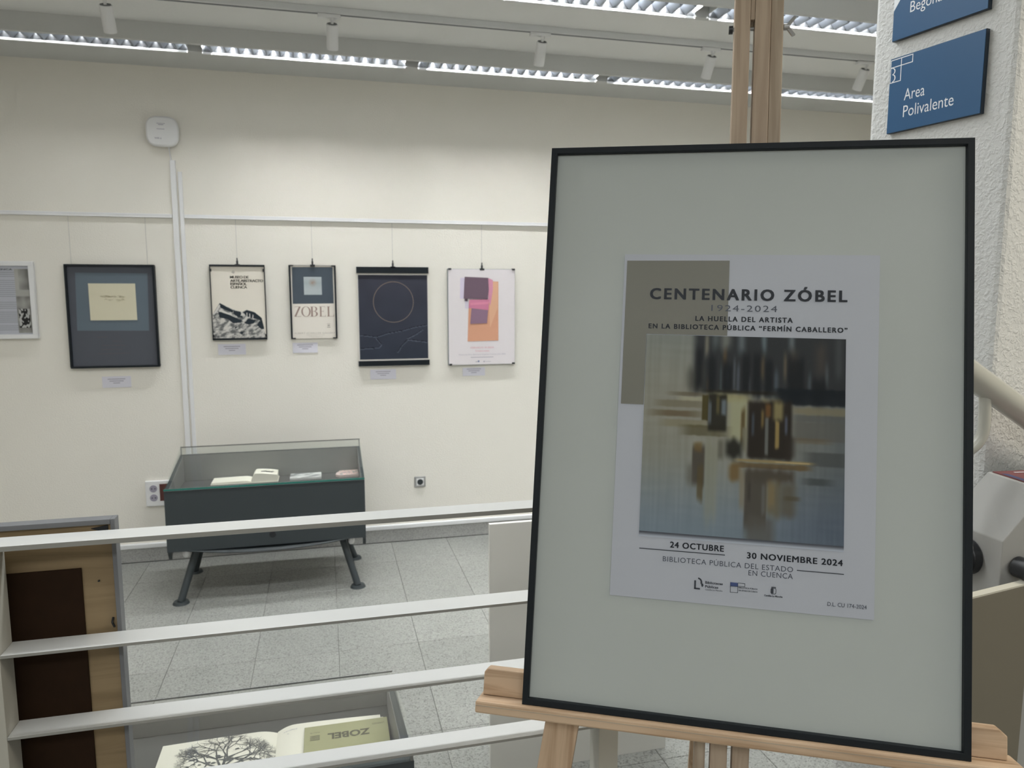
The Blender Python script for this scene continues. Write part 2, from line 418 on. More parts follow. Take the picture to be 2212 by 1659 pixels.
# ------------------------------------------------------------------ sockets
def socket_face(b, cx, cz, r): b.cyl((cx, D-.0125, cz), (cx, D-.0075, cz), r, n=24)
t = thing('wall_socket', (.637, D, .392), 'single square steel-framed socket on wall right of the display case', 'socket')
pl = obj('cover_plate', B().box(.597, .677, D-.010, D-.0005, .391, .471), M_steel, t, bevel=.004)
obj('insert', B().box(.610, .664, D-.0125, D-.0095, .404, .458), M_white, t, bevel=.002)
b = B(); socket_face(b, .637, .431, .0235); rc = obj('recess', b.__class__().cyl((.637, D-.0145, .431), (.637, D-.012, .431), .021, n=24), M_anth, t)
for dx in (-.0095, .0095): obj('pin_hole', B().cyl((.637+dx, D-.0152, .431), (.637+dx, D-.0144, .431), .003, n=10), M_blackp, rc)
t = thing('wall_socket', (-1.13, D, .38), 'white double plug socket with red-brown module left of the display case', 'socket')
obj('cover_plate', B().box(-1.185, -1.02, D-.022, D-.0005, .380, .552), M_white, t, bevel=.005)
for z in (.500, .438):
    s_ = obj('outlet', B().cyl((-1.135, D-.0235, z), (-1.135, D-.021, z), .024, n=24), M_lettergrey, t)
    for dx in (-.010, .010): obj('pin_hole', B().cyl((-1.135+dx, D-.0245, z), (-1.135+dx, D-.0234, z), .004, n=10), M_blackp, s_)
obj('red_module', B().box(-1.097, -1.035, D-.0245, D-.0215, .415, .53), mat('module_red', (.09, .025, .02), .5), t, label='red-brown module')

# ------------------------------------------------------------------ pictures on the back wall
def quadmap(TL, TR, BL, BR, x0, x1, z0, z1):
    def f(x, y):
        v = (y-(TL[1]+TR[1])/2)/((BL[1]+BR[1])/2-(TL[1]+TR[1])/2)
        for _ in range(3):
            xl = TL[0]+(BL[0]-TL[0])*v; xr = TR[0]+(BR[0]-TR[0])*v; u = (x-xl)/(xr-xl)
            yt = TL[1]+(TR[1]-TL[1])*u; yb = BL[1]+(BR[1]-BL[1])*u; v = (y-yt)/(yb-yt)
        return u, v
    return f
def pic_base(x0, x1, z0, z1, label, wires, name='framed_picture'):
    t = thing(name, ((x0+x1)/2, D, z0), label, 'picture', 'pictures hanging on the back wall')
    for wx in wires:
        obj('hanging_wire', B().cyl((wx, D-.014, z1+.03 if len(wires) == 1 else z1-.01), (wx, D-.014, 2.27), .0010, n=6), M_steel, t)
        if len(wires) == 1:
            obj('clip', B().box(wx-.006, wx+.006, D-.022, D-.012, z1-.006, z1+.026).box(wx-.016, wx+.016, D-.028, D-.008, z1-.010, z1+.004).cyl((wx, D-.017, z1+.02), (wx, D-.017, z1+.045), .004, n=8), M_blackp if name != 'x' else M_steel, t, bevel=.001)
    return t
def frame_ring(b, x0, x1, y0, y1, z0, z1, w):
    b.box(x0, x1, y0, y1, z0, z0+w); b.box(x0, x1, y0, y1, z1-w, z1); b.box(x0, x0+w, y0, y1, z0+w, z1-w); b.box(x1-w, x1, y0, y1, z0+w, z1-w); return b
YF = D-.024
def Fp(x0, x1, z0, z1, y):   # unit square (v down) -> 3d
    return lambda u, v: (x0+(x1-x0)*u, y, z1-(z1-z0)*v)
G = lambda c, k=1.12: tuple(min(.9, v*k) for v in lin(c))
def cmat(name, rgb, k=1.12, rough=.7): return mat(name, G(rgb, k), rough)

# leftmost white-framed text panel
x0, x1, z0, z1 = -2.25, -1.742, 1.507, 1.985
t = pic_base(x0, x1, z0, z1, 'white framed text panel with small photographs, leftmost picture', [-1.958])
obj('frame', frame_ring(B(), x0, x1, D-.030, D-.002, z0, z1, .028), M_white, t, bevel=.003)
obj('backing', B().box(x0+.02, x1-.02, D-.016, D-.004, z0+.02, z1-.02), cmat('panel_grey', (178, 180, 188)), t)
FF = lambda x, z: (x, D-.0166, z)
b = B(); random.seed(3)
for i in range(30):
    if i in (3, 13, 14, 19, 26): continue
    rect(b, x0+.06, -1.842-random.random()*.01, 1.915-.0122*i, 1.9185-.0122*i, FF)
print_obj('text_lines', b, cmat('text_line_grey', (140, 143, 150)), t)
b = B(); put_text(b, 'DE LA HUELLA Y CUENCA', x0+.06, -1.858, 1.930, .010, FF, .02); print_obj('heading', b, M_anth, t)
def f0(u, v):
    n_ = noise.noise(V((u*3, v*9, 1)))*.08
    if v < .32: g = (.20+.25*(1-u)+n_) if u > .25 else .45
    elif v < .42: g = .42
    else: g = (.30+.1*math.sin(v*26)*.5+n_)
    return (g*1.0, g*.99, g*.93)
raster('painting_print', 24, 60, Fp(-1.850, -1.774, 1.543, 1.938, D-.0168), lambda u, v: f0(u, v), t)
raster('photograph', 40, 50, Fp(-1.842, -1.780, 1.575, 1.693, D-.0174), lambda u, v: ((.03, .03, .03) if noise.noise(V((u*5, v*6, 4)))+.15*math.sin(9*u) < .05 else (.5, .5, .49)), t)

# dark framed drawing
x0, x1, z0, z1 = -1.570, -1.050, 1.313, 1.970
t = pic_base(x0, x1, z0, z1, 'large dark grey picture with cream drawing sheet in blue-grey window', [-1.53, -1.09])
obj('frame', frame_ring(B(), x0, x1, D-.034, D-.002, z0, z1, .012), M_black, t, bevel=.002)
obj('mount', B().box(x0+.01, x1-.01, D-.016, D-.004, z0+.01, z1-.01), cmat('mount_dark', (76, 79, 87)), t)
q = quadmap((510,555), (1225,555), (595,1378), (1288,1358), x0, x1, z0, z1)
def pts(lst): 
    return [q(*p) for p in lst]
def uvF(x0, x1, z0, z1, y): return lambda u, v: (x0+(x1-x0)*u, y, z1-(z1-z0)*v)
F1 = uvF(x0, x1, z0, z1, D-.0165)
print_obj('blue_window', poly(B(), pts([(597,620),(1170,622),(1193,1072),(628,1076)]), F1), cmat('window_bluegrey', (92, 104, 114)), t)
obj('drawing_sheet', B().box(x0+(x1-x0)*.247, x0+(x1-x0)*.770, D-.020, D-.0166, z1-(z1-z0)*.537, z1-(z1-z0)*.182), cmat('cream_sheet', (206, 200, 176)), t)
b = B(); F2 = uvF(x0, x1, z0, z1, D-.0206); random.seed(5)
for i in range(60):
    u = .37+random.random()*.26; v = .305+random.gauss(0, .006)+(.03 if random.random() < .2 else 0)+.02*(u-.4); l = .01+random.random()*.03
    poly(b, [(u, v), (u+l, v+.002), (u+l, v+.0045), (u, v+.003)], F2)
print_obj('drawing_lines', b, cmat('drawing_brown', (168, 160, 130)), t)
b = B()
for i, (a, c) in enumerate([(.30, .42), (.48, .58), (.35, .62), (.34, .58), (.30, .66)]): rect(b, a, c, .70+.04*i, .7025+.04*i, F1)
print_obj('faint_lettering', b, cmat('faint_brown', (92, 80, 84)), t)

# museum poster
x0, x1, z0, z1 = -.720, -.376, 1.480, 1.975
t = pic_base(x0, x1, z0, z1, 'cream museum poster with black and white cliff houses, thin black frame', [-.546])
obj('frame', B().box(x0, x1, D-.026, D-.004, z1-.012, z1).box(x0, x1, D-.026, D-.004, z0, z0+.012).box(x0, x0+.005, D-.024, D-.004, z0, z1).box(x1-.005, x1, D-.024, D-.004, z0, z1), M_black, t)
for (cx, cz) in ((x0+.006, z1-.036), (x1-.006, z1-.036), (x0+.006, z0+.028), (x1-.006, z0+.028)): obj('corner_clip', B().box(cx-.006, cx+.006, D-.029, D-.014, cz-.009, cz+.009), M_blackp, t)
q = quadmap((108,112), (985,112), (165,1300), (1028,1288), x0, x1, z0, z1)
cream = G((222, 216, 204)); blk = G((45, 52, 58)); gry = G((150, 150, 148)); lgt = G((205, 202, 196))
P_rock = [q(*p) for p in [(155,890),(262,712),(480,815),(590,850),(640,850),(700,820),(830,860),(945,950),(985,1110),(1000,1200),(1030,1300),(160,1300)]]
P_blk = [[q(*p) for p in P] for P in ([(262,712),(485,830),(470,870),(275,790)], [(240,850),(350,870),(480,930),(640,1000),(600,1030),(480,1040),(400,975),(260,945)],
   [(485,830),(600,850),(640,950),(560,940),(490,890)], [(640,860),(700,822),(845,865),(940,950),(920,985),(850,965),(700,930)], [(660,1040),(720,965),(850,985),(820,1040),(740,1060)], [(870,1070),(905,1000),(985,1060),(985,1135),(940,1135)], [(905,960),(950,950),(990,1090),(930,1040)], [(565,1185),(665,1175),(625,1225)], [(500,1095),(555,1100),(520,1130)])]
P_lgt = [[q(*p) for p in P] for P in ([(255,740),(275,750),(240,830),(170,910),(160,890)], [(270,815),(470,895),(470,920),(262,850)], [(620,860),(650,900),(600,920)], [(700,870),(712,870),(712,940),(700,940)], [(745,880),(757,880),(757,950),(745,950)], [(795,900),(807,900),(807,960),(795,960)])]
def fB(u, v):
    if not inpoly(u, v, P_rock): return cream
    for P in P_lgt:
        if inpoly(u, v, P): return lgt
    for P in P_blk:
        if inpoly(u, v, P): return blk
    n_ = noise.fractal(V((u*9, v*22+u*5, 3)), .6, 2.2, 5)
    k = min(1, max(0, .5+n_*1.4)); return tuple(blk[i]*(1-k)*.8+lgt[i]*(k*.8+.2)*.95 for i in range(3))
raster('poster_print', 150, 200, Fp(x0+.004, x1-.004, z0+.006, z1-.006, D-.016), fB, t)
F1 = uvF(x0, x1, z0, z1, D-.0168); b = B()
for i, (s_, xx) in enumerate([('MUSEO DE', .335), ('ARTE ABSTRACTO', .60), ('ESPAÑOL', .295), ('CUENCA', .30)]):
    h = .033; v0 = (.180, .228, .270, .314)[i]
    vs, fs = text_geo(s_, .01, .9)
    for dx in (-.002, .002): b.add([F1(.365+a*xx+dx, v0-c*h) for a, c in vs], fs)
for k in range(8):
    a = k*math.pi/4; cx, cz = .425, .098
    poly(b, [(cx, cz), (cx+.03*math.cos(a), cz+.02*math.sin(a)), (cx+.03*math.cos(a+.25), cz+.02*math.sin(a+.25))], F1)
print_obj('lettering', b, cmat('letter_olive', (108, 106, 96)), t)

# ZOBEL poster
x0, x1, z0, z1 = -.222, .084, 1.480, 1.976
t = pic_base(x0, x1, z0, z1, 'narrow poster with black square above tall brown serif name, black side bars', [-.067])
obj('side_bar', B().box(x0, x0+.011, D-.026, D-.004, z0, z1), M_black, t); obj('side_bar', B().box(x1-.011, x1, D-.026, D-.004, z0, z1), M_black, t)
obj('top_edge', B().box(x0+.011, x1-.011, D-.020, D-.006, z1-.003, z1), M_steel, t)
for cx, s_ in ((x0, 1), (x1, -1)):
    for zz in (z0, z1-.008): obj('corner_clip', B().box(min(cx, cx+s_*.030), max(cx, cx+s_*.030), D-.028, D-.004, zz, zz+.008), M_blackp, t)
obj('poster_sheet', B().box(x0+.008, x1-.008, D-.014, D-.006, z0+.002, z1-.003), cmat('poster_cream', (222, 216, 206)), t)
q = quadmap((105,98), (865,108), (150,1290), (897,1280), x0, x1, z0, z1); F1 = uvF(x0, x1, z0, z1, D-.0146); F2 = uvF(x0, x1, z0, z1, D-.0152)
print_obj('black_square', poly(B(), pts([(157,132),(815,136),(835,715),(174,720)]), F1), cmat('poster_black', (66, 76, 86)), t)
a_ = pts([(345,288),(635,290),(645,570),(358,575)])
def fC(u, v):
    d = math.hypot(u-.5, (v-.32))
    k = max(0, 1-d/.26); n_ = noise.noise(V((u*12, v*12, 0)))*.5+.5; c0 = G((172, 180, 182)); c1 = G((150, 125, 105)); c2 = G((120, 130, 136)); kk = k*(.4+.8*n_); g = max(0, .35-abs(v-.35))*.8
    return tuple(c0[i]*(1-kk)*(1-g)+c2[i]*g*(1-kk)+c1[i]*kk for i in range(3))
raster('small_painting', 30, 30, lambda u, v: F2(a_[0][0]+(a_[1][0]-a_[0][0])*u, a_[0][1]+(a_[3][1]-a_[0][1])*v), fC, t)
# high-contrast serif letters built as strokes in a unit box (w x 1)
def serif(b, ch, x, w, y, h, F):
    P = lambda pl: poly(b, [(x+a*w, y-c*h) for a, c in pl], F)
    def arc(cx, cy, ro, rx, ri, rxi, a0, a1, n=20):
        for i in range(n):
            t0 = a0+(a1-a0)*i/n; t1 = a0+(a1-a0)*(i+1)/n
            P([(cx+rx*math.cos(t0), cy+ro*math.sin(t0)), (cx+rx*math.cos(t1), cy+ro*math.sin(t1)), (cx+rxi*math.cos(t1), cy+ri*math.sin(t1)), (cx+rxi*math.cos(t0), cy+ri*math.sin(t0))])
    pi = math.pi
    if ch == 'Z':
        P([(.08,1),(.98,1),(.98,.965),(.08,.965)]); P([(0,0),(1,0),(1,.035),(0,.035)]); P([(.72,.97),(.98,.97),(.27,.03),(0,.03)]); P([(.08,1),(.11,1),(.08,.8)]); P([(.97,0),(1,0),(1,.22)])
    elif ch == 'O': arc(.5, .5, .51, .5, .48, .34, 0, 2*pi, 36)
    elif ch in 'BEL':
        P([(.12,0),(.34,0),(.34,1),(.12,1)]); P([(0,1),(.5,1),(.5,.97),(0,.97)]); P([(0,0),(.5,0),(.5,.03),(0,.03)])
        if ch == 'B': arc(.5, .755, .245, .42, .215, .22, -pi/2, pi/2); arc(.5, .265, .265, .48, .235, .26, -pi/2, pi/2); P([(.3,.53),(.5,.53),(.5,.50),(.3,.50)])
        if ch == 'E': P([(.5,1),(.92,1),(.92,.76),(.88,.97),(.5,.97)]); P([(.5,0),(.98,0),(.98,.26),(.92,.03),(.5,.03)]); P([(.34,.53),(.68,.53),(.68,.50),(.34,.50)]); P([(.66,.62),(.69,.62),(.69,.41),(.66,.41)])
        if ch == 'L': P([(.5,0),(1,0),(1,.30),(.92,.03),(.5,.03)])
b = B(); X = .10
for ch, a, c in (('Z', .085, .14), ('O', .235, .20), ('B', .425, .165), ('E', .62, .14), ('L', .785, .15)): serif(b, ch, a, c, .697, .138, F1)
print_obj('large_lettering', b, cmat('letter_brown', (150, 128, 118)), t)
b = B(); vs, fs = text_geo('ALBERT SCHALLER GALLERY', 0, 1.1); b.add([F1(.07+a*.88, .932-c*.018) for a, c in vs], fs)
rect(b, .33, .72, .948, .951, F1); rect(b, .38, .68, .972, .975, F1); rect(b, .78, .85, .795, .80, F1); rect(b, .79, .84, .81, .83, F1); rect(b, .78, .85, .84, .85, F1)
print_obj('small_lettering', b, cmat('letter_faint', (170, 164, 155)), t)

# dark poster with ring
x0, x1, z0, z1 = .222, .716, 1.283, 1.968
t = pic_base(x0, x1, z0, z1, 'almost black poster with thin gold ring and cracks, black bars top and bottom', [.470])
obj('top_bar', B().box(x0, x1, D-.028, D-.004, z1-.043, z1), M_black, t); obj('bottom_bar', B().box(x0, x1, D-.028, D-.004, z0, z0+.036), M_black, t)
obj('panel', B().box(x0+.004, x1-.004, D-.014, D-.005, z0+.01, z1-.01), cmat('panel_white', (215, 212, 205)), t)
dk = G((60, 61, 71)); dk2 = G((52, 57, 68)); cr = G((36, 38, 46)); hl = G((92, 96, 108))
Px0, Px1, Pz0, Pz1 = x0+.010, x1-.008, z0+.046, z1-.055
qd = quadmap((638,640), (1193,632), (652,1312), (1193,1302), 0, 1, 0, 1)
cracks = [[(645,1115),(700,1120),(780,1130),(870,1100),(980,1080),(1080,1050),(1193,1030)], [(780,1140),(820,1190),(800,1215),(700,1222),(650,1228)], [(1030,1140),(1090,1110),(1150,1070)], [(950,1250),(980,1200),(1030,1150),(1193,1170)]]
cracks = [[qd(*p) for p in c] for c in cracks]
def segd(px, py, a, b_):
    dx, dy = b_[0]-a[0], b_[1]-a[1]; tt = max(0, min(1, ((px-a[0])*dx+(py-a[1])*dy)/(dx*dx+dy*dy))); ex, ey = a[0]+dx*tt, a[1]+dy*tt
    return math.hypot(px-ex, (py-ey)*1.2), py-ey
def fD(u, v):
    n_ = noise.noise(V((u*4, v*5, 2)))*.12; c = [dk[i]*(1-v)+dk2[i]*v for i in range(3)]; k = 1+n_
    if v > .5:
        for i, C in enumerate(cracks):
            for a, b_ in zip(C[:-1], C[1:]):
                d, s_ = segd(u, v, a, b_)
                d += noise.noise(V((u*30, v*30, i)))*.004
                if d < .010: return cr if s_ < .002 else hl
    return tuple(x*k for x in c)
raster('poster_print', 110, 140, Fp(Px0, Px1, Pz0, Pz1, D-.0150), fD, t)
b = B(); c0 = qd(918, 850); n = 72; rx = 163/552; ry = 163/668
for i in range(n):
    a, c = 2*math.pi*i/n, 2*math.pi*(i+.8)/n
    P = lambda r, an: (Px0+(Px1-Px0)*(c0[0]+rx*r*math.cos(an)), D-.0156, Pz1-(Pz1-Pz0)*(c0[1]+ry*r*math.sin(an)))
    b.add([P(1, a), P(1, c), P(.965, c), P(.965, a)], [(0, 1, 2, 3)])
print_obj('ring', b, cmat('ring_gold', (124, 108, 96)), t)

# collage poster
x0, x1, z0, z1 = .852, 1.342, 1.275, 1.959
t = pic_base(x0, x1, z0, z1, 'pale lilac poster with plum, pink and orange paper collage', [1.10])
obj('glass_edge', B().box(x0, x1, D-.022, D-.005, z0, z1), cmat('poster_edge_grey', (120, 130, 134)), t, bevel=.001)
obj('poster_sheet', B().box(x0+.003, x1-.002, D-.025, D-.0221, z0+.002, z1-.002), cmat('poster_lilac', (216, 210, 212)), t)
q = quadmap((108,130), (985,140), (125,1395), (967,1385), x0, x1, z0, z1)
def LY(k): return uvF(x0, x1, z0, z1, D-.0256-.0005*k)
for k, (P, c, nm) in enumerate([([(270,250),(330,245),(320,520),(265,520)], (205, 196, 214), 'mauve_scrap'), ([(330,540),(390,550),(380,650),(330,645)], (203, 196, 210), 'mauve_scrap'),
   ([(650,295),(762,300),(755,1072),(362,1080),(375,655),(380,540),(640,540)], (205, 152, 124), 'orange_paper'), ([(660,430),(700,300),(755,310),(750,640),(650,900),(640,660)], (212, 166, 136), 'light_orange_paper'),
   ([(625,252),(690,280),(690,400),(655,620),(630,530)], (205, 140, 165), 'pink_paper'), ([(390,530),(640,530),(630,670),(375,640)], (196, 120, 148), 'pink_paper'), ([(395,575),(640,560),(630,590),(400,605)], (208, 132, 158), 'pink_fold'),
   ([(412,645),(625,672),(610,842),(395,850)], (132, 104, 124), 'mauve_paper'), ([(325,515),(365,520),(362,555),(325,550)], (70, 56, 66), 'plum_paper'), ([(325,235),(628,250),(635,400),(622,528),(312,518)], (104, 84, 98), 'plum_paper')]):
    print_obj(nm, poly(B(), pts(P), LY(k)), cmat('ink_%d' % k, c), t)
F1 = LY(0); b = B(); vs, fs = text_geo('GERARDO RUEDA', 0, 1); b.add([F1(.325+a*.355, .828-c*.018) for a, c in vs], fs); vs, fs = text_geo('Construcciones', 0, 1); b.add([F1(.40+a*.205, .862-c*.018) for a, c in vs], fs)
print_obj('red_lettering', b, cmat('ink_red', (205, 150, 160)), t)
b = B(); vs, fs = text_geo('Museo de Arte Abstracto Español, Cuenca, Julio 2006', 0, 1); b.add([F1(.155+a*.70, .897-c*.013) for a, c in vs], fs); rect(b, .33, .67, .918, .924, F1); rect(b, .40, .43, .965, .972, F1); rect(b, .52, .54, .960, .974, F1); rect(b, .55, .63, .966, .970, F1)
print_obj('small_lettering', b, cmat('ink_small', (165, 160, 172)), t)
print_obj('logo_mark', rect(B(), .435, .458, .955, .972, F1), cmat('ink_logo', (100, 115, 150)), t)
for (u, v) in ((.03, .003), (.975, .003), (.03, .992), (.975, .992)):
    X, Z = x0+(x1-x0)*u, z1-(z1-z0)*v; obj('corner_clip', B().box(X-.010, X+.010, D-.032, D-.010, Z-.006, Z+.006), M_blackp, t)

# caption cards
cards = [(-1.318, 1.213, .170, .083, 'white caption card under the dark framed drawing'), (-.605, 1.411, .175, .082, 'white caption card under the cliff houses poster'),
         (-.133, 1.413, .165, .080, 'white caption card under the narrow black square poster'), (.390, 1.216, .180, .080, 'white caption card under the dark ring poster'), (1.040, 1.218, .165, .070, 'white caption card under the collage poster')]
for cx, cz, w_, h_, lb in cards:
    c_ = obj('caption_card', B().box(cx-w_/2, cx+w_/2, D-.004, D-.0005, cz-h_/2+.01, cz+h_/2), M_card, bevel=.0008); tag(c_, lb, 'caption card', 'caption cards under the pictures')
    F = lambda x, z: (x, D-.0046, z); b = B()
    for k, (a, zz) in enumerate(((.052, .022), (.042, .009), (.02, -.004))): rect(b, cx-a, cx+a, cz+zz, cz+zz+.0045, F)
    print_obj('text_lines', b, M_lettergrey, c_)

# ------------------------------------------------------------------ display cases
def display_case(xc, yf, sgn, label, marks):
    """table vitrine; local y=0 at its low front edge, sgn=+1: front faces the camera"""
    W_, Dp = 1.118, .55
    t = thing('display_case', (xc, yf+sgn*Dp/2, 0), label, 'display case')
    Tm = Matrix.Translation((xc, yf, 0)) @ (Matrix.Rotation(0 if sgn > 0 else math.pi, 4, 'Z'))
    h0, h1 = .674, .770; hw = W_/2; th = .018
    lid = lambda y: .682+(.814-.682)*y/Dp
    obj('front_panel', B(Tm).box(-hw, hw, 0, th, .315, h0), M_anth, t, bevel=.001)
    obj('back_panel', B(Tm).box(-hw+th, hw-th, Dp-th, Dp, .33, h1), M_anth, t)
    for s_ in (-1, 1):
        xa, xb = (-hw, -hw+th) if s_ < 0 else (hw-th, hw)
        sp = obj('side_panel', B(Tm).prism([(xa, th, .30), (xa, .04, .262), (xa, .075, .315), (xa, Dp-.03, .335), (xa, Dp, .33), (xa, Dp, h1), (xa, th, h0+.003)], (th, 0, 0)), M_anth, t)
        obj('inner_lining', B(Tm).prism([(xa+(th if s_ < 0 else -.002), th+.001, .602), (xa+(th if s_ < 0 else -.002), Dp-th-.003, .602), (xa+(th if s_ < 0 else -.002), Dp-th-.003, h1-.004), (xa+(th if s_ < 0 else -.002), th+.001, h0-.004)], (.002, 0, 0)), M_inner, t)
    obj('inner_lining', B(Tm).box(-hw+th+.003, hw-th-.003, Dp-th-.0025, Dp-th-.0005, .602, h1-.002), M_inner, t)
    obj('inner_lining', B(Tm).box(-hw+th+.003, hw-th-.003, th+.0005, th+.0025, .602, h0-.002), M_inner, t)
    obj('deck', B(Tm).box(-hw+th, hw-th, th, Dp-th, .585, .600), M_deck, t)
    # bowed belly sheet
    b = B(Tm)
    def fb(u, v):
        x = -hw+.05+(W_-.10)*u; bow = 1-(2*u-1)**2
        return (x, .012-.045*bow*(1-v)+.45*v, .322-.030*bow*(1-v)+.01*v)
    b.grid(fb, 24, 4); obj('belly', b, M_anth, t, solid=.006, smooth=True)
    # glass
    yo = -.004 if sgn > 0 else -.012
    b = B(Tm).prism([(-hw, yo, lid(0)), (-hw, Dp, lid(Dp)), (-hw, Dp, lid(Dp)+.006), (-hw, yo, lid(0)+.006)], (W_, 0, 0))
    lidg = obj('glass_lid', b, M_glass, t)
    if sgn > 0: obj('glass_edge', B(Tm).box(-hw, hw, -.008, -.003, lid(0)-.003, lid(0)+.007), M_glasse, lidg)
    else: obj('glass_edge', B(Tm).box(-hw, hw, -.014, -.012, lid(0)+.002, lid(0)+.006).box(hw-.002, hw, -.012, .01, lid(0)+.002, lid(0)+.006), M_grey, lidg)
    obj('glass_edge', B(Tm).box(-hw, hw, Dp, Dp+.003, lid(Dp), lid(Dp)+.006), M_inner, lidg)
    obj('glass_strip', B(Tm).box(-hw+.006, hw-.006, Dp-.010, Dp-.004, h1, lid(Dp)-.001), M_glass, t)
    for s_ in (-1, 1):
        xa = -hw+.002 if s_ < 0 else hw-.008
        obj('glass_side', B(Tm).prism([(xa, th, h0+.004), (xa, Dp-.012, h1+.001), (xa, Dp-.012, lid(Dp-.012)-.001), (xa, th, lid(th)-.001)], (.006, 0, 0)), M_glass, t)
        obj('glass_post', B(Tm).box(xa, xa+.006, Dp-.011, Dp-.001, h1, lid(Dp)-.001), M_inner, t)
    hole = obj('cable_hole', B(Tm).cyl((.02, -.0015, .378), (.02, .004, .378), .019, n=24), M_blackp, t)
    obj('hole_rim', B(Tm).cyl((.02, -.003, .378), (.02, -.0005, .378), .023, n=24), mat('rim_brown', (.10, .06, .04), .6), hole) if False else None
    for s_ in (-1, 1):
        for yy, yt in ((.02, .12), (.52, .40)):
            top = V((s_*(hw-.15), yt, .325)); foot = V((s_*(hw-.055), yy, .012))
            lg = obj('leg', B(Tm).cyl(top, foot, .021, n=18), M_anth, t, smooth=True)
            obj('foot', B(Tm).cyl((foot.x, foot.y, 0), (foot.x, foot.y, .014), .047, .040, n=24), M_anth, lg, smooth=True)
    for s_ in (-1, 1):
        obj('lamp_end', B(Tm).cyl((s_*(hw-.085), .085, .335), (s_*(hw-.085), .085, .270), .019, n=16).ball((s_*(hw-.085), .085, .270), .019, 12), M_white, t, smooth=True, label='white rounded lamp end')
    return t
display_case(-.3535, 4.45, 1, 'dark grey sloping glass display case on splayed legs against back wall', 0)
display_case(-.396, 2.082, -1, 'dark grey glass display case close behind the slatted screen, holding open tree drawing book', 0)

# books -------------------------------------------------------------
def open_book(name, xl, xs, xr, y0, y1, zb, hl, hr, label, nleft=None, sk=0):
    """open book lying on a deck: left block thickness hl, right block hr, pages bow near the spine"""
    t = thing(name, ((xl+xr)/2, (y0+y1)/2, zb), label, 'book')
    obj('cover', B().box(xl-.004, xr+.004, y0-.003, y1+.003, zb+.0005, zb+.004), M_page, t)
    def top(u, side):   # u 0 at outer edge .. 1 at spine
        h = hl if side < 0 else hr
        return zb+.004+h*(.75+.25*math.sin(min(1, u*1.05)*math.pi*.6)) if u < .82 else zb+.004+h*(1.0)*(1-((u-.82)/.18)**2*.75)
    for side, xa, xb in ((-1, xl, xs), (1, xr, xs)):
        b = B(); n = 28
        prof = [(xa+(xb-xa)*i/n, top(i/n, side)) for i in range(n+1)]
        vs = []; 
        for x, z in prof: vs += [(x, y0, z), (x, y1, z), (x, y0, zb+.004), (x, y1, zb+.004)]
        fs = []
        for i in range(n):
            a = 4*i; c = 4*(i+1); fs += [(a, c, c+1, a+1), (a+2, c+2, c, a), (a+1, c+1, c+3, a+3), (a+3, c+3, c+2, a+2)]
        fs += [(0, 1, 3, 2), (4*n, 4*n+1, 4*n+3, 4*n+2)]
        b.add(vs, fs); pb = obj('page_block', b, M_page, t, smooth=True)
    return t, top
t, top1 = open_book('open_book', -.715, -.478, -.320, 4.83, 4.965, .6005, .012, .055, 'open cream book bulging on its right page, in far display case')
b = B(); random.seed(2)
F = lambda x, y: (x, y, top1(max(0, min(1, (-.320-x)/.158)), 1)+.0008)
for i in range(50):
    x = -.425+random.random()*.07; y = 4.885+random.gauss(0, .008); l = .008+random.random()*.01; poly(b, [(x, y), (x+l, y+.002), (x+l, y+.006), (x, y+.004)], F)
print_obj('sketch', b, mat('ink_black', (.05, .05, .05), .7), t)
t = obj('booklet', B().box(-.245, -.050, 4.835, 4.965, .6005, .614), mat('booklet_white', (.62, .62, .60), .6), bevel=.001); tag(t, 'pale grey booklet with marbled drawing on cover, middle of far display case', 'booklet')
raster('cover_print', 60, 40, lambda u, v: (-.244+.193*u, 4.964-.128*v, .6146), lambda u, v: (lambda k: tuple(G((110, 112, 112))[i]*(1-k)+G((205, 205, 202))[i]*k for i in range(3)))(min(1, max(0, .62+1.1*noise.fractal(V((u*2.5+v, v*5, 8)), .7, 2.1, 4)))), t)
t = obj('booklet', B().prism([(.065, 4.835, .600), (.19, 4.835, .600), (.20, 4.95, .600), (.175, 4.965, .600), (.075, 4.965, .600), (.045, 4.91, .600), (.040, 4.86, .600)], (0, 0, .018)), mat('booklet_pink', (.62, .50, .47), .6), bevel=.002); tag(t, 'pink patterned booklet at right end of far display case', 'booklet')
Pk = [(.063, 4.838), (.19, 4.838), (.198, 4.95), (.175, 4.963), (.076, 4.963), (.046, 4.91), (.042, 4.86)]
def fpk(u, v):
    k = noise.fractal(V((u*6, v*5, 1)), .6, 2.2, 4)
    return G((198, 165, 160)) if k > .05 else (G((214, 196, 178)) if k > -.12 else G((140, 138, 136)))
raster('cover_print', 40, 36, lambda u, v: (.066+.122*u, 4.960-.12*v, .6186), fpk, t)

# near case: book with the tree drawing, turned to the other side
zd = .600
t, top2 = open_book('open_book', -.445, -.157, .118, 1.600, 1.985, zd, .014, .022, 'large open book showing ink tree drawing, in the near display case')
for k in range(3): obj('page_layer', B().box(.119, .126+.005*k, 1.605, 1.980-.006*k, zd+.0045+.004*(2-k), zd+.0078+.004*(2-k)), M_page, t)
FL = lambda x, y: (x, y, top2(max(0, min(1, (x+.445)/.288)), -1)+.0009)
b = B(); random.seed(11)
def twig(x, y, a, l, w, d):
    if d == 0 or l < .004: return
    x2, y2 = x+math.cos(a)*l, y+math.sin(a)*l; nx, ny = -math.sin(a)*w, math.cos(a)*w
    poly(b, [(x-nx, y-ny), (x+nx, y+ny), (x2+nx*.6, y2+ny*.6), (x2-nx*.6, y2-ny*.6)], FL)
    for k in range(3 if d > 2 else 2): twig(x2, y2, a+random.gauss(0, .75), l*(.62+random.random()*.25), w*.6, d-1)
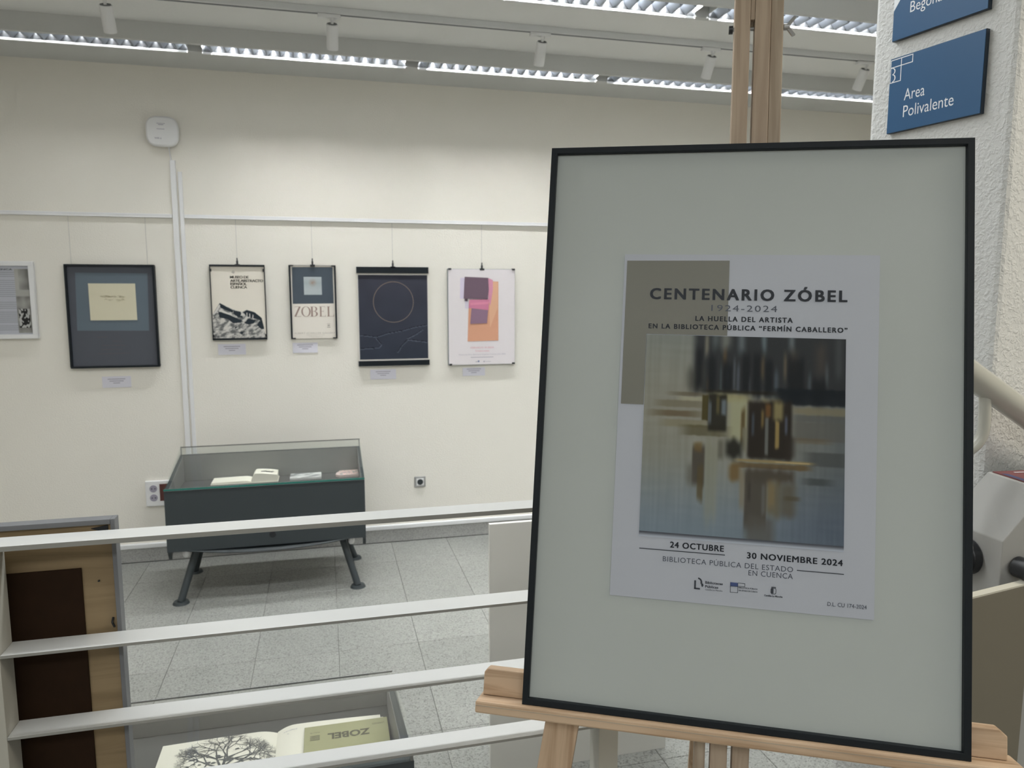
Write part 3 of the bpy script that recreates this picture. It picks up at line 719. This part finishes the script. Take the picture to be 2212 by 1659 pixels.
for a0 in (1.35, 1.9, .9, 2.5, .4): twig(-.285, 1.845, a0, .045, .0035, 6)
for a0 in (-1.2, -1.9, -2.4, -.7): twig(-.285, 1.845, a0, .03, .003, 5)
twig(-.285, 1.80, 1.5, .05, .006, 3)
for i in range(26):
    x, y = -.30+random.gauss(0, .055), 1.87+random.gauss(0, .022); r = .003+random.random()*.006
    poly(b, [(x+r*math.cos(k*1.05)*random.uniform(.5, 1.5), y+r*.7*math.sin(k*1.05)*random.uniform(.5, 1.3)) for k in range(6)], FL)
print_obj('tree_drawing', b, mat('ink_tree', (.07, .075, .08), .7), t)
FR = lambda x, y: (x, y, top2(max(0, min(1, (.118-x)/.275)), 1)+.0009)
def put_text_rot(b, s, xa, xb, y, h, F, bold=0):   # text read from the far side (rotated 180 degrees)
    vs, fs = text_geo(s, bold, 1); b.add([F(xa+(xb-xa)*v[0], y-v[1]*h) for v in vs], fs)
b = B(); put_text_rot(b, 'páginas', -.105, -.140, 1.962, .005, FR); rect(b, -.13, -.06, 1.946, 1.9475, FR); put_text_rot(b, 'lámina', -.37, -.40, 1.955, .004, FL)
print_obj('page_notes', b, M_lettergrey, t)
# yellow leaflet lying on the right page
ybk = obj('yellow_booklet', B().box(-.085, .134, 1.62, 1.948, zd+.030, zd+.034), mat('booklet_yellow', (.36, .35, .185), .6), bevel=.0008)
tag(ybk, 'olive yellow booklet with upside-down dark lettering lying on open book', 'booklet')
F = lambda x, y: (x, y, zd+.0346); b = B()
put_text_rot(b, 'ZOBEL', .085, -.025, 1.905, .028, F, .035); put_text_rot(b, 'LORENZO', .125, .092, 1.925, .007, F); put_text_rot(b, 'textos de', -.045, -.070, 1.918, .005, F)
for k in range(4): rect(b, -.07, -.045, 1.900-.006*k, 1.9025-.006*k, F)
print_obj('lettering', b, mat('ink_olive', (.09, .085, .05), .7), ybk)

# ------------------------------------------------------------------ slatted screen
t = thing('slatted_screen', (-.01, 1.445, 0), 'white horizontal flat-bar screen with side posts, in front of the gallery', 'screen')
Y0, Y1 = 1.418, 1.474
obj('post', B().box(-.618, -.572, Y0, Y1, 0, 1.3515), M_stile, t, bevel=.001)
obj('post', B().box(.553, .598, Y0, Y1, 0, 1.3515), M_stile, t, bevel=.001)
obj('bar', B().box(-.70, .64, Y0, Y1, 1.3520, 1.3615), M_screen, t, bevel=.0006)
for z in (1.1575, 1.0035, .8575, .7105, .5635, .4165, .2695): obj('bar', B().box(-.5715, .5525, Y0, Y1, z, z+.006), M_screen, t, bevel=.0006)
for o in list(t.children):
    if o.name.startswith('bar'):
        o.data.materials.append(M_baredge_shade)
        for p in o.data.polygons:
            if p.normal.y < -.9 or p.normal.z < -.9: p.material_index = 1  # painted shade on bar fronts and undersides
# ------------------------------------------------------------------ brown-backed board at left
t = thing('display_board', (-.62, 1.52, 0), 'brown hardboard-backed panel with grey edging behind the screen at left', 'display board')
obj('ply_back', B().box(-.85, -.402, 1.503, 1.515, 0, 1.366), M_ply, t)
obj('edging', B().box(-.402, -.394, 1.494, 1.521, 0, 1.376), M_grey, t, bevel=.001)
obj('edging', B().box(-.86, -.402, 1.494, 1.521, 1.366, 1.376), M_grey, t, bevel=.001)
obj('hardboard', B().box(-.84, -.458, 1.4985, 1.5032, .02, 1.283), M_hard, t, bevel=.0006)
obj('front_board', B().box(-.85, -.402, 1.5152, 1.5205, 0, 1.366), M_grey, t)
obj('corner_plate', B().prism([(-.437, 1.500, 1.358), (-.408, 1.500, 1.363), (-.408, 1.500, 1.348)], (0, .003, 0)), M_blackp, t)
obj('screw', B().cyl((-.432, 1.500, 1.345), (-.432, 1.504, 1.345), .0018, n=10), M_blackp, t)
obj('screw', B().cyl((-.430, 1.500, 1.255), (-.430, 1.504, 1.255), .0018, n=10), M_blackp, t)
obj('hook', B().tube([(-.410, 1.503, 1.180), (-.411, 1.498, 1.172), (-.408, 1.499, 1.162)], .002, 8), M_blackp, t)
# ------------------------------------------------------------------ white board standing on the floor
t = thing('white_board', (.905, 2.52, 0), 'plain white board standing on floor between screen and display wall', 'board')
obj('panel', B().box(.551, 1.262, 2.515, 2.533, .0, .972), mat('board_white', (.78, .77, .72), .45), t, bevel=.001)
for x in (.70, 1.10): obj('foot', B().box(x, x+.04, 2.533, 2.70, 0, .02), M_whitem, t, bevel=.002)

# ------------------------------------------------------------------ easel and framed poster (common tilted frame)
C0 = V((.6767, 1.0965, 1.5726))
a_, t_, r_ = -.4502, .2126, -.0143
ex = V((math.cos(a_), math.sin(a_), 0)); nn = V((math.sin(a_), -math.cos(a_), 0))
up = math.cos(t_)*V((0, 0, 1))-math.sin(t_)*nn
ex2 = math.cos(r_)*ex+math.sin(r_)*up; up2 = -math.sin(r_)*ex+math.cos(r_)*up; bk = up2.cross(ex2)*1.0
# local x right, y backwards (away from viewer), z up the tilted plane
bk = ex2.cross(up2)*-1
T = Matrix(((ex2.x, bk.x, up2.x, C0.x), (ex2.y, bk.y, up2.y, C0.y), (ex2.z, bk.z, up2.z, C0.z), (0, 0, 0, 1)))
fw_, fh_ = .35, .4927; fb = .011
t = thing('framed_poster', T @ V((0, 0, -fh_)), 'large black-framed exhibition poster resting on the wooden easel', 'framed poster')
Bt = lambda: B(T)
b = Bt()
def mitre(b, w, h, f, y0, y1):
    O = [(-w, -h), (w, -h), (w, h), (-w, h)]; I = [(-w+f, -h+f), (w-f, -h+f), (w-f, h-f), (-w+f, h-f)]
    for i in range(4):
        j = (i+1) % 4; b.prism([(O[i][0], y0, O[i][1]), (O[j][0], y0, O[j][1]), (I[j][0], y0, I[j][1]), (I[i][0], y0, I[i][1])], (0, y1-y0, 0))
mitre(b, fw_, fh_, fb, -.004, .018); obj('frame', b, M_black, t, bevel=.0008)
obj('mount', Bt().box(-fw_+.008, fw_-.008, .006, .014, -fh_+.008, fh_-.008), M_mat, t)
sheet = obj('poster_sheet', Bt().box(-.2095, .2105, .0040, .0055, -.2965, .2975), mat('poster_paper', (.50, .52, .585), .6), t)
obj('acrylic_pane', Bt().box(-fw_+.009, fw_-.009, -.0005, .0010, -fh_+.009, fh_-.009), M_glassp, t)
FS = lambda x, z: T @ V((x, .0034, z)); FS2 = lambda x, z: T @ V((x, .0028, z))
K = 2.1
pm = lambda n_, c: mat(n_, tuple(min(.85, v*K) for v in lin(c)), .6)
b = B(); poly(b, [(-.205, .286), (-.030, .287), (-.030, .156), (-.166, .156), (-.166, .032), (-.205, .032)], FS); print_obj('taupe_block', b, pm('taupe', (88, 87, 80)), sheet)
# painting stand-in: soft vertical and horizontal streaks
st = []   # (u0,u1,v0,v1, softness u, softness v, colour, alpha)
def s8(x0_, x1_, y0_, y1_, su, sv, c, a=1.0): st.append(((x0_-100)/1510, (x1_-100)/1510, (y0_-20)/1500, (y1_-20)/1500, su/1510, sv/1500, c, a))
s8(480, 1700, -100, 455, 40, 50, (34, 36, 38), .96); s8(430, 560, 260, 440, 40, 60, (52, 52, 48), .7)
for x, w_, y0_, y1_, c in [(575, 22, 0, 180, (125, 120, 105)), (720, 60, -60, 120, (110, 112, 106)), (640, 40, -60, 100, (78, 86, 86)), (840, 40, -60, 150, (92, 100, 104)), (1010, 26, -60, 120, (98, 112, 118)), (1215, 30, -60, 130, (96, 104, 108)), (790, 10, 200, 430, (88, 92, 100)), (820, 14, 240, 460, (80, 85, 96)), (1105, 22, 280, 440, (72, 80, 90)), (1170, 16, 140, 330, (96, 84, 66)), (1350, 16, 300, 440, (70, 78, 84)), (1430, 60, 60, 300, (58, 52, 48)), (905, 10, 330, 450, (92, 96, 104)), (740, 12, 260, 380, (66, 76, 88)), (715, 20, 130, 230, (90, 66, 36)), (1000, 22, 180, 330, (88, 72, 50)), (1475, 14, 220, 380, (74, 80, 84)), (590, 10, 360, 430, (94, 70, 46)), (1560, 40, -40, 300, (58, 60, 62)), (1230, 50, 120, 260, (62, 56, 50)), (690, 8, 250, 450, (70, 80, 84))]:
    s8(x-w_/2, x+w_/2, y0_, y1_, w_*.7+6, 60, c, .8)
for x, w_, y0_, y1_ in [(520, 50, 120, 420), (620, 60, 180, 460), (740, 70, 220, 470), (880, 60, 150, 460), (960, 60, 150, 480), (1050, 60, 200, 480), (1250, 120, 160, 500), (1420, 100, 330, 520)]:
    s8(x-w_/2, x+w_/2, y0_, y1_, 20, 50, (18, 20, 22), .75)
s8(1100, 1700, 400, 520, 60, 14, (16, 20, 24), .9); s8(560, 1100, 430, 452, 80, 12, (26, 24, 18), .8)
s8(320, 560, 455, 484, 90, 5, (70, 62, 48), .6); s8(380, 560, 490, 520, 60, 8, (128, 125, 105), .7)
s8(600, 900, 455, 520, 60, 20, (118, 112, 80), .75); s8(760, 900, 490, 800, 30, 50, (122, 122, 98), .8); s8(1000, 1150, 500, 640, 26, 40, (118, 108, 76), .85); s8(1230, 1640, 535, 590, 60, 16, (96, 88, 66), .6)
for y0_, y1_, x0_, x1_, c, a in [(520, 570, 210, 560, (84, 78, 62), .6), (595, 645, 150, 560, (82, 76, 60), .6), (600, 640, 230, 480, (74, 62, 46), .6), (665, 720, 250, 600, (94, 88, 66), .5), (700, 780, 420, 740, (60, 55, 36), .65), (590, 640, 1230, 1640, (58, 58, 56), .5), (640, 780, 1220, 1640, (62, 60, 56), .5), (760, 800, 1240, 1500, (76, 66, 50), .5), (860, 960, 1340, 1640, (48, 50, 50), .6), (1050, 1100, 1330, 1510, (48, 52, 52), .75)]:
    s8(x0_, x1_, y0_, y1_, 70, 8, c, a)
s8(552, 600, 470, 665, 6, 10, (52, 46, 22), .9); s8(600, 740, 460, 740, 14, 20, (28, 27, 22), .92); s8(600, 625, 520, 690, 5, 30, (78, 84, 90), .7); s8(700, 735, 500, 620, 12, 20, (88, 96, 104), .8); s8(660, 685, 470, 620, 8, 30, (74, 68, 44), .8)
s8(900, 1225, 500, 930, 18, 26, (28, 24, 20), .94); s8(850, 880, 560, 820, 10, 40, (60, 48, 26), .8); s8(930, 950, 600, 760, 8, 30, (56, 62, 72), .7); s8(1030, 1055, 620, 900, 7, 20, (84, 86, 84), .85); s8(1000, 1020, 560, 700, 10, 30, (104, 88, 52), .7); s8(1105, 1135, 640, 850, 8, 20, (116, 100, 62), .9); s8(1090, 1160, 500, 640, 20, 30, (112, 104, 72), .8); s8(1030, 1070, 520, 620, 14, 20, (96, 66, 34), .7); s8(1175, 1195, 600, 740, 8, 30, (66, 70, 84), .8); s8(860, 895, 700, 880, 8, 20, (92, 90, 78), .8)
s8(740, 860, 800, 930, 30, 40, (24, 24, 20), .9); s8(680, 720, 800, 950, 14, 30, (66, 64, 56), .7); s8(1180, 1250, 760, 930, 26, 30, (36, 32, 28), .7)
s8(820, 1380, 935, 955, 50, 5, (112, 98, 66), .8); s8(820, 1360, 960, 1000, 50, 8, (74, 60, 38), .8); s8(1110, 1360, 942, 950, 10, 3, (140, 124, 92), .8)
s8(890, 1250, 1000, 1100, 30, 40, (52, 46, 38), .85); s8(770, 850, 980, 1100, 24, 30, (82, 64, 36), .8)
s8(488, 584, 860, 1150, 8, 40, (54, 50, 44), .9); s8(530, 575, 1000, 1260, 8, 40, (66, 58, 40), .8); s8(450, 500, 1000, 1150, 30, 50, (72, 70, 64), .7); s8(500, 560, 830, 900, 14, 20, (84, 68, 40), .7); s8(585, 680, 810, 1400, 20, 100, (102, 102, 88), .5)
s8(887, 1050, 1040, 1440, 8, 60, (56, 52, 46), .9); s8(900, 1110, 1350, 1560, 40, 40, (66, 64, 60), .75); s8(1050, 1150, 1090, 1350, 30, 40, (78, 72, 56), .8); s8(1060, 1110, 1100, 1280, 14, 40, (98, 84, 60), .6); s8(1150, 1260, 1100, 1330, 40, 40, (66, 60, 48), .7); s8(1180, 1290, 1190, 1222, 30, 6, (62, 58, 46), .7); s8(1015, 1040, 1120, 1330, 8, 30, (84, 86, 86), .5); s8(910, 935, 1100, 1250, 6, 30, (44, 40, 38), .6); s8(850, 888, 1010, 1300, 14, 60, (98, 88, 70), .6)
s8(390, 393, 170, 400, 2, 10, (56, 54, 50), .6)
def sm(x): x = max(0, min(1, x)); return x*x*(3-2*x)
def paint(u, v):
    # ground: warm grey upper left to cool grey lower right
    L_ = (99+8*math.sin(v*4), 102+4*math.sin(v*4), 98); R_ = (66, 71, 74)
    m = sm((u-.45)*1.35+(v-.5)*.3)
    c = [L_[i]*(1-m)+R_[i]*m for i in range(3)]
    if v > .55: k = sm((v-.55)/.4); c = [c[0]*(1-.04*k), c[1]*(1+.0*k), c[2]*(1+.10*k)]
    jx = noise.noise(V((u*60, v*3, 0)))*5+noise.noise(V((u*5, v*40, 7)))*3
    c = [x+jx for x in c]
    for (u0, u1, v0, v1, su, sv, cc, a) in st:
        if u < u0-su or u > u1+su or v < v0-sv or v > v1+sv: continue
        wob = noise.noise(V((u*40, v*4, cc[0])))*sv*.6
        k = a*sm((u-u0+su)/(2*su)+.0)*sm((u1+su-u)/(2*su))*sm((v-v0+sv+wob)/(2*sv))*sm((v1+sv-v+wob)/(2*sv))
        c = [c[i]*(1-k)+cc[i]*k for i in range(3)]
    l = lin([max(6, x) for x in c]); return tuple(x*K for x in l)
def Fpaint(u, v):
    tl, tr, bl, br = (-.1655, .155), (.160, .155), (-.1645, -.184), (.1630, -.184)
    x = (tl[0]+(tr[0]-tl[0])*u)*(1-v)+(bl[0]+(br[0]-bl[0])*u)*v; z = tl[1]*(1-v)+bl[1]*v
    return T @ V((x, .0030, z))
raster('painting', 220, 230, Fpaint, paint, sheet)
# printed drop shadow under and beside the painting (part of the poster design)
def fsh(u, v):
    k = sm(1-v*1.0); c0 = (58, 60, 66); c1 = (135, 140, 150); return tuple(x*K for x in lin([c0[i]*k+c1[i]*(1-k) for i in range(3)]))
raster('printed_shadow', 8, 16, lambda u, v: T @ V((-.1645+.3275*u, .0032, -.184-.009*v)), fsh, sheet)
obj_ink = pm('poster_ink', (34, 38, 46)); ink2 = pm('poster_ink_light', (52, 56, 66))
b = B()
put_bold(b, 'CENTENARIO ZÓBEL', -.163, .161, .2180, .0185, FS2, .055, 1.28)
put_bold(b, 'LA HUELLA DEL ARTISTA', -.084, .0755, .1808, .0082, FS2, .045, 1.25)
put_bold(b, 'EN LA BIBLIOTECA PÚBLICA “FERMÍN CABALLERO”', -.163, .162, .1660, .0080, FS2, .045, 1.25)
put_bold(b, '24 OCTUBRE', -.112, -.024, -.2080, .0095, FS2, .04, 1.12)
put_bold(b, '30 NOVIEMBRE 2024', .013, .162, -.2155, .0095, FS2, .04, 1.12)
rect(b, -.163, -.022, -.2141, -.2127, FS2); rect(b, .092, .164, -.2291, -.2277, FS2)
print_obj('bold_lettering', b, obj_ink, sheet)
b = B()
put_text(b, '1924-2024', -.058, .050, .1985, .0105, FS2, 0.0, 1.2)
put_text(b, 'BIBLIOTECA PÚBLICA DEL ESTADO', -.123, .086, -.2320, .0083, FS2, -.003, 1.1)
put_text(b, 'EN CUENCA', .0165, .086, -.2430, .0083, FS2, -.003, 1.1)
put_text(b, 'D.L. CU 174-2024', .140, .199, -.2805, .0062, FS2, 0, 1.0)
print_obj('thin_lettering', b, ink2, sheet)
# logos along the foot of the poster
b = B()
rect(b, -.0700, -.0672, -.2735, -.2590, FS2); rect(b, -.0700, -.0605, -.2735, -.2710, FS2)
for i in range(14):       # curved B-like bow
    a = math.pi/2-math.pi*.62*i/14; c = math.pi/2-math.pi*.62*(i+1)/14; cx, cz = -.0640, -.2615
    poly(b, [(cx+.0070*math.cos(a), cz+.0075*math.sin(a)), (cx+.0070*math.cos(c), cz+.0075*math.sin(c)), (cx+.0042*math.cos(c), cz+.0052*math.sin(c)), (cx+.0042*math.cos(a), cz+.0052*math.sin(a))], FS2)
poly(b, [(-.0590, -.2640), (-.0560, -.2630), (-.0548, -.2660), (-.0565, -.2690), (-.0580, -.2680)], FS2)
put_text(b, 'Bibliotecas', -.0520, -.0240, -.2630, .0042, FS2, .02); put_text(b, 'Públicas', -.0520, -.0310, -.2695, .0042, FS2, .02); put_text(b, 'Castilla-La Mancha', -.0520, -.0240, -.2735, .0022, FS2, 0)
put_text(b, 'BIBLIOTECA PÚBLICA', .0015, .0315, -.2655, .0022, FS2, .02); put_text(b, 'DEL ESTADO EN CUENCA', .0015, .0315, -.2700, .0022, FS2, .02)
put_text(b, 'Castilla-La Mancha', .0420, .0710, -.2745, .0028, FS2, .03)
for (x0_, x1_, z0_, z1_) in [(-.0120, .0005, -.2735, -.2728), (-.0120, -.0113, -.2735, -.2568), (-.0002, .0005, -.2735, -.2568), (-.0120, .0005, -.2635, -.2628), (0, .0115, -.2575, -.2568), (0, .0115, -.2627, -.2620), (.0108, .0115, -.2627, -.2568)]: rect(b, x0_, x1_, z0_, z1_, FS2)
rect(b, .0525, .0565, -.2690, -.2610, FS2)
for i in range(12):
    a = 2*math.pi*i/12; c = 2*math.pi*(i+1)/12; P = lambda r, an: (.0565+r*.0042*max(-1, min(1, 1.25*math.cos(an))), -.2650+r*.0052*max(-1, min(1, 1.25*math.sin(an))))
    poly(b, [P(1, a), P(1, c), P(.84, c), P(.84, a)], FS2)
for k in range(-2, 3): poly(b, [(.0565+k*.0016-.0005, -.2590), (.0565+k*.0016+.0005, -.2590), (.0565+k*.0013, -.2567+abs(k)*-.0004)], FS2)
rect(b, .0525, .0605, -.2597, -.2590, FS2)
print_obj('logos', b, obj_ink, sheet)
print_obj('blue_logo_block', rect(B(), -.0120, 0, -.2630, -.2570, FS2), pm('logo_blue', (42, 54, 92)), sheet)

# easel
t = thing('easel', T @ V((0, .03, -1.6)), 'pale pine artist easel carrying the framed poster', 'easel')
t.location.z = 0
def eo(name, b, m=M_pine, bevel=.0015, **k): return obj(name, b, m, t, bevel=bevel, **k)
TZ = -fh_
def along(x0, x1, y0, y1, z0, z1, grainz=True):     # board running along local z: swap grain so grain x follows z
    b = B(T); b.box(x0, x1, y0, y1, z0, z1); b.g = [(g[2], g[0], g[1]) for g in b.g]; return b
eo('tray_ledge', B(T).box(-.430, .425, -.014, .052, TZ-.021, TZ-.0005), bevel=.003)
eo('tray_ledge_groove', B(T).box(-.429, .424, -.0146, -.013, TZ-.0085, TZ-.0070), M_pine2, bevel=0)
eo('tray_back', B(T).prism([(-.4245, .020, TZ), (-.4245, .020, TZ+.039), (-.418, .020, TZ+.046), (.398, .020, TZ+.046), (.4095, .020, TZ+.036), (.4095, .020, TZ)], (0, .022, 0)), bevel=.002)
# mast: slotted board built from two uprights, a bolt through them and solid head
def upright(name, x0, x1, y0, y1, z0, z1, m=M_mast): return eo(name, along(x0, x1, y0, y1, z0, z1), m)
upright('mast_upright', -.032, -.0045, .044, .072, TZ-.60, .83)
upright('mast_upright', .0035, .031, .044, .072, TZ-.60, .83)
upright('mast_head', -.0043, .0033, .0445, .0715, .745, .825)
upright('mast_brace', .0315, .0535, .047, .090, .10, .82, M_pine2)
upright('mast_brace', -.058, -.040, .050, .080, TZ-.60, TZ+.10, M_pine2)
bo = eo('bolt', B(T).cyl((-.040, .058, .735), (.066, .058, .735), .0035, n=12), M_steel, 0)
obj('bolt_head', B(T).cyl((-.041, .058, .735), (-.034, .058, .735), .0075, n=16), M_blackp, bo)
wn = obj('wing_nut', B(T).cyl((.0545, .058, .735), (.066, .058, .735), .006, n=14).prism([(.060, .055, .739), (.072, .055, .755), (.077, .055, .752), (.066, .055, .737)], (0, .005, 0)).prism([(.060, .055, .731), (.070, .055, .716), (.076, .055, .719), (.066, .055, .733)], (0, .005, 0)), M_steel, bo, bevel=.001)
# front legs, splayed
def leg(x_top, z_top, x_bot, z_bot, w_, y0, y1):
    b = B(T); b.prism([(x_top-w_/2, y0, z_top), (x_top+w_/2, y0, z_top), (x_bot+w_/2, y0, z_bot), (x_bot-w_/2, y0, z_bot)], (0, y1-y0, 0)); b.g = [(g[2], g[0], g[1]) for g in b.g]; return eo('leg', b)
k_ = .122
zf = -1.575
for s_ in (-1, 1): leg(s_*(.288-k_*1.05*1.0)*1.0, TZ-.04+1.05*.92, s_*(.288+k_*(-zf+TZ)), zf, .059, .0425, .066)
eo('crossbar', B(T).box(-.22, .22, .0665, .088, .34, .40))
# rear leg
hinge = V((-.012, .085, .30)); foot = T.inverted() @ V((.966, 1.78, .006))
d = (foot-hinge).normalized(); sx = V((.018, 0, 0)); sy = d.cross(V((1, 0, 0))).normalized()*.012
b = B(T); b.add([hinge-sx-sy, hinge+sx-sy, hinge+sx+sy, hinge-sx+sy, foot-sx-sy, foot+sx-sy, foot+sx+sy, foot-sx+sy], [(0,1,2,3),(7,6,5,4),(0,4,5,1),(1,5,6,2),(2,6,7,3),(3,7,4,0)])
b.g = [(g[2], g[0], g[1]) for g in b.g]; eo('rear_leg', b)

# ------------------------------------------------------------------ signs on the pillar
def sign(z0, z1, notch, label, writing):
    t = thing('direction_sign', sface(.118, z0, .004), label, 'sign')
    s0, s1 = 0.0, .2365
    d0, d1 = .0015, .012
    b = B(); P = lambda s, z, o: sface(s, z, o)
    outline = [(s0, z0), (s1, z0), (s1, z1), (.060, z1), (.060, z1-.0001), (s0, z1)] if not notch else [(s0, z0), (s1, z0), (s1, z1), (s0+.001, z1)]
    pts_ = [P(s0, z0, d0), P(s1, z0, d0), P(s1, z1, d0), P(s0, z1, d0)]
    b.prism(pts_, pn*(d1-d0)); obj('plate', b, M_signedge, t, bevel=.0006)
    b = B(); b.prism([P(s0+.001, z0+.001, d1), P(s1-.0015, z0+.001, d1), P(s1-.0015, z1-.001, d1), P(s0+.001, z1-.001, d1)], pn*.0012)
    face = obj('face', b, M_sign, t)
    F = lambda s, z: P(s, z, d1+.0016)
    b = B(); writing(b, F); print_obj('lettering', b, M_white_ink, face)
    return t
def wr1(b, F):
    put_text(b, 'Area', .044, .098, 2.252, .026, F, -.003); put_text(b, 'Polivalente', .044, .172, 2.2135, .026, F, -.003)
    w_ = .0016
    def ln(x0_, x1_, z0_, z1_): rect(b, x0_, x1_, z0_, z1_, F)
    ln(.002, .062, 2.352, 2.354); ln(.002, .062, 2.335, 2.337); ln(.060, .062, 2.335, 2.354); ln(.002, .0035, 2.300, 2.354); ln(.030, .032, 2.300, 2.354); ln(.002, .032, 2.300, 2.302)
    for cz, r in ((2.3270, .0078), (2.3110, .0090)):
        for i in range(12):
            a = -math.pi/2+math.pi*i/12; c = -math.pi/2+math.pi*(i+1)/12; cx = .008
            poly(b, [(cx+r*1.0*math.cos(a), cz+r*math.sin(a)), (cx+r*1.0*math.cos(c), cz+r*math.sin(c)), (cx+(r-.0028)*math.cos(c), cz+(r-.0016)*math.sin(c)), (cx+(r-.0028)*math.cos(a), cz+(r-.0016)*math.sin(a))], F)
    ln(.002, .008, 2.3342, 2.3350)
sign(2.182, 2.3575, False, 'blue plaque reading Area Polivalente, lower of two on the pillar', wr1)
def wr2(b, F):
    put_text(b, 'Begoña Ma', .046, .170, 2.4505, .024, F, -.003); put_text(b, 'Auditorio', .046, .150, 2.4860, .024, F, -.003)
    poly(b, [(.001, 2.466), (.001, 2.570), (.075, 2.570), (.026, 2.500)], F)
sign(2.397, 2.5725, False, 'blue plaque starting Begoña, upper one cut by top of view', wr2)

# ------------------------------------------------------------------ handrail, kiosk, low panel at right
gn = V((.1671, -.9859, 0))     # outward normal of the pillar's second face (towards the camera side)
def gp(s, off, z): return PB+pg*s+gn*off+V((0, 0, z))
t = thing('handrail', gp(.1, .02, 1.45), 'cream painted sloping handrail on curved bracket at the right edge', 'handrail')
p0, p1 = V((1.264, 1.210, 1.629)), V((1.429, 1.238, 1.544)); dd = p1-p0
obj('rail', B().cyl(p0-dd*1.3, p1+dd*4.5, .0265, n=28), M_rail, t, smooth=True)
q0 = p0+dd*.22-V((0, 0, .02)); 
path = [q0, q0+V((.004, .001, -.035)), q0+V((.005, .002, -.075)), q0+V((-.004, .005, -.100)), q0+V((-.025, .012, -.120)), q0+V((-.055, .022, -.135)), q0+V((-.09, .035, -.142))]
def smooth_path(P, n=6):
    out = []
    for i in range(len(P)-1):
        a = P[max(0, i-1)]; b_ = P[i]; c = P[i+1]; d_ = P[min(len(P)-1, i+2)]
        for k in range(n):
            u = k/n; out.append(.5*((2*b_)+(-a+c)*u+(2*a-5*b_+4*c-d_)*u*u+(-a+3*b_-3*c+d_)*u**3))
    return out+[P[-1]]
obj('bracket', B().tube(smooth_path(path), .0115, 14), M_rail, t, smooth=True)
# kiosk with sloping faceted head
t = thing('kiosk', gp(0, .12, 0), 'light grey faceted metal kiosk with black knobs behind the poster', 'kiosk')
Kx = V((1.281, 1.132, 1.311)); fd = V((.072, -.020, 0)).normalized()
f_low = Kx; f_rid = V((1.353, 1.112, 1.415)); f_end = f_rid+fd*.38
b_low = V((1.2935, 1.283, 1.3085)); b_rid = V((1.374, 1.2635, 1.415)); b_end = V((f_end.x+.03, f_end.y+.19, 1.415))
Z0 = lambda p: V((p.x, p.y, 0))
b = B(); b.add([Z0(f_low), f_low, f_rid, f_end, Z0(f_end), Z0(b_low), b_low, b_rid, b_end, Z0(b_end)],
    [(0, 1, 2, 3, 4), (9, 8, 7, 6, 5), (0, 5, 6, 1), (1, 6, 7, 2), (2, 7, 8, 3), (3, 8, 9, 4), (4, 9, 5, 0)])
hd = obj('housing', b, M_kiosk, t, bevel=.002)
fo = V((fd.y, -fd.x, 0))
kp = V((Kx.x, Kx.y, 1.262))+fd*.030
obj('knob', B().cyl(kp+fo*.0005, kp+fo*.045+fd*.015, .021, n=28), M_blackp, t, bevel=.004, smooth=True)
bd_ = (b_low-f_low); bd_.z = 0; bd_.normalize(); ko = V((-bd_.y, bd_.x, 0))
kp = V((Kx.x, Kx.y, 1.255))+bd_*.078
obj('knob', B().cyl(kp+ko*.0005, kp+ko*.022, .038, .036, n=32), M_blackp, t, bevel=.004, smooth=True); obj('knob_cap', B().cyl(kp+ko*.022, kp+ko*.025, .031, n=32), M_grey, t, smooth=True)
# leaflet holder on top
lf0 = V((1.378, 1.255, 1.4155))
lf = obj('leaflet', B().prism([V((1.379, 1.256, 1.4155)), V((1.360, 1.115, 1.4155)), V((1.60, 1.05, 1.4155)), V((1.63, 1.235, 1.4155))], (0, 0, .0015)), mat('leaflet_red', (.16, .04, .045), .4, var=.3, vscale=12))
tag(lf, 'dark red and blue printed leaflet on top of grey kiosk', 'leaflet')
FLf = lambda x, y: (x, y, 1.4174)
print_obj('blue_band', poly(B(), [(1.379, 1.235), (1.362, 1.118), (1.374, 1.113), (1.392, 1.230)], FLf), mat('leaflet_blue', (.035, .045, .13), .4), lf)
b = B(); FLg = lambda x, y: (x, y, 1.4178)
for k in range(3): poly(b, [(1.415+.02*k, 1.235-.03*k), (1.52, 1.215-.03*k), (1.52, 1.219-.03*k), (1.415+.02*k, 1.239-.03*k)], FLg)
print_obj('lettering', b, M_white_ink, lf)
# low panel
t = thing('low_partition', gp(-.3, .2, 0), 'olive grey low partition panel with pale top edge at right', 'partition')
c0 = V((1.143, 1.058, 0)); c1 = V((1.3135, 1.0869, 0)); c0 = c1-pg*.30
pn2 = V((-gn.x, -gn.y, 0))*.016
b = B().prism([c0, c1, c1+V((0, 0, 1.239)), c0+V((0, 0, 1.239))], pn2); obj('panel', b, M_olive, t, bevel=.001)
b = B().prism([c0+V((0, 0, 1.2395)), c1+V((0, 0, 1.2395)), c1+V((0, 0, 1.243)), c0+V((0, 0, 1.243))], pn2); obj('top_edge', b, M_oedge, t)
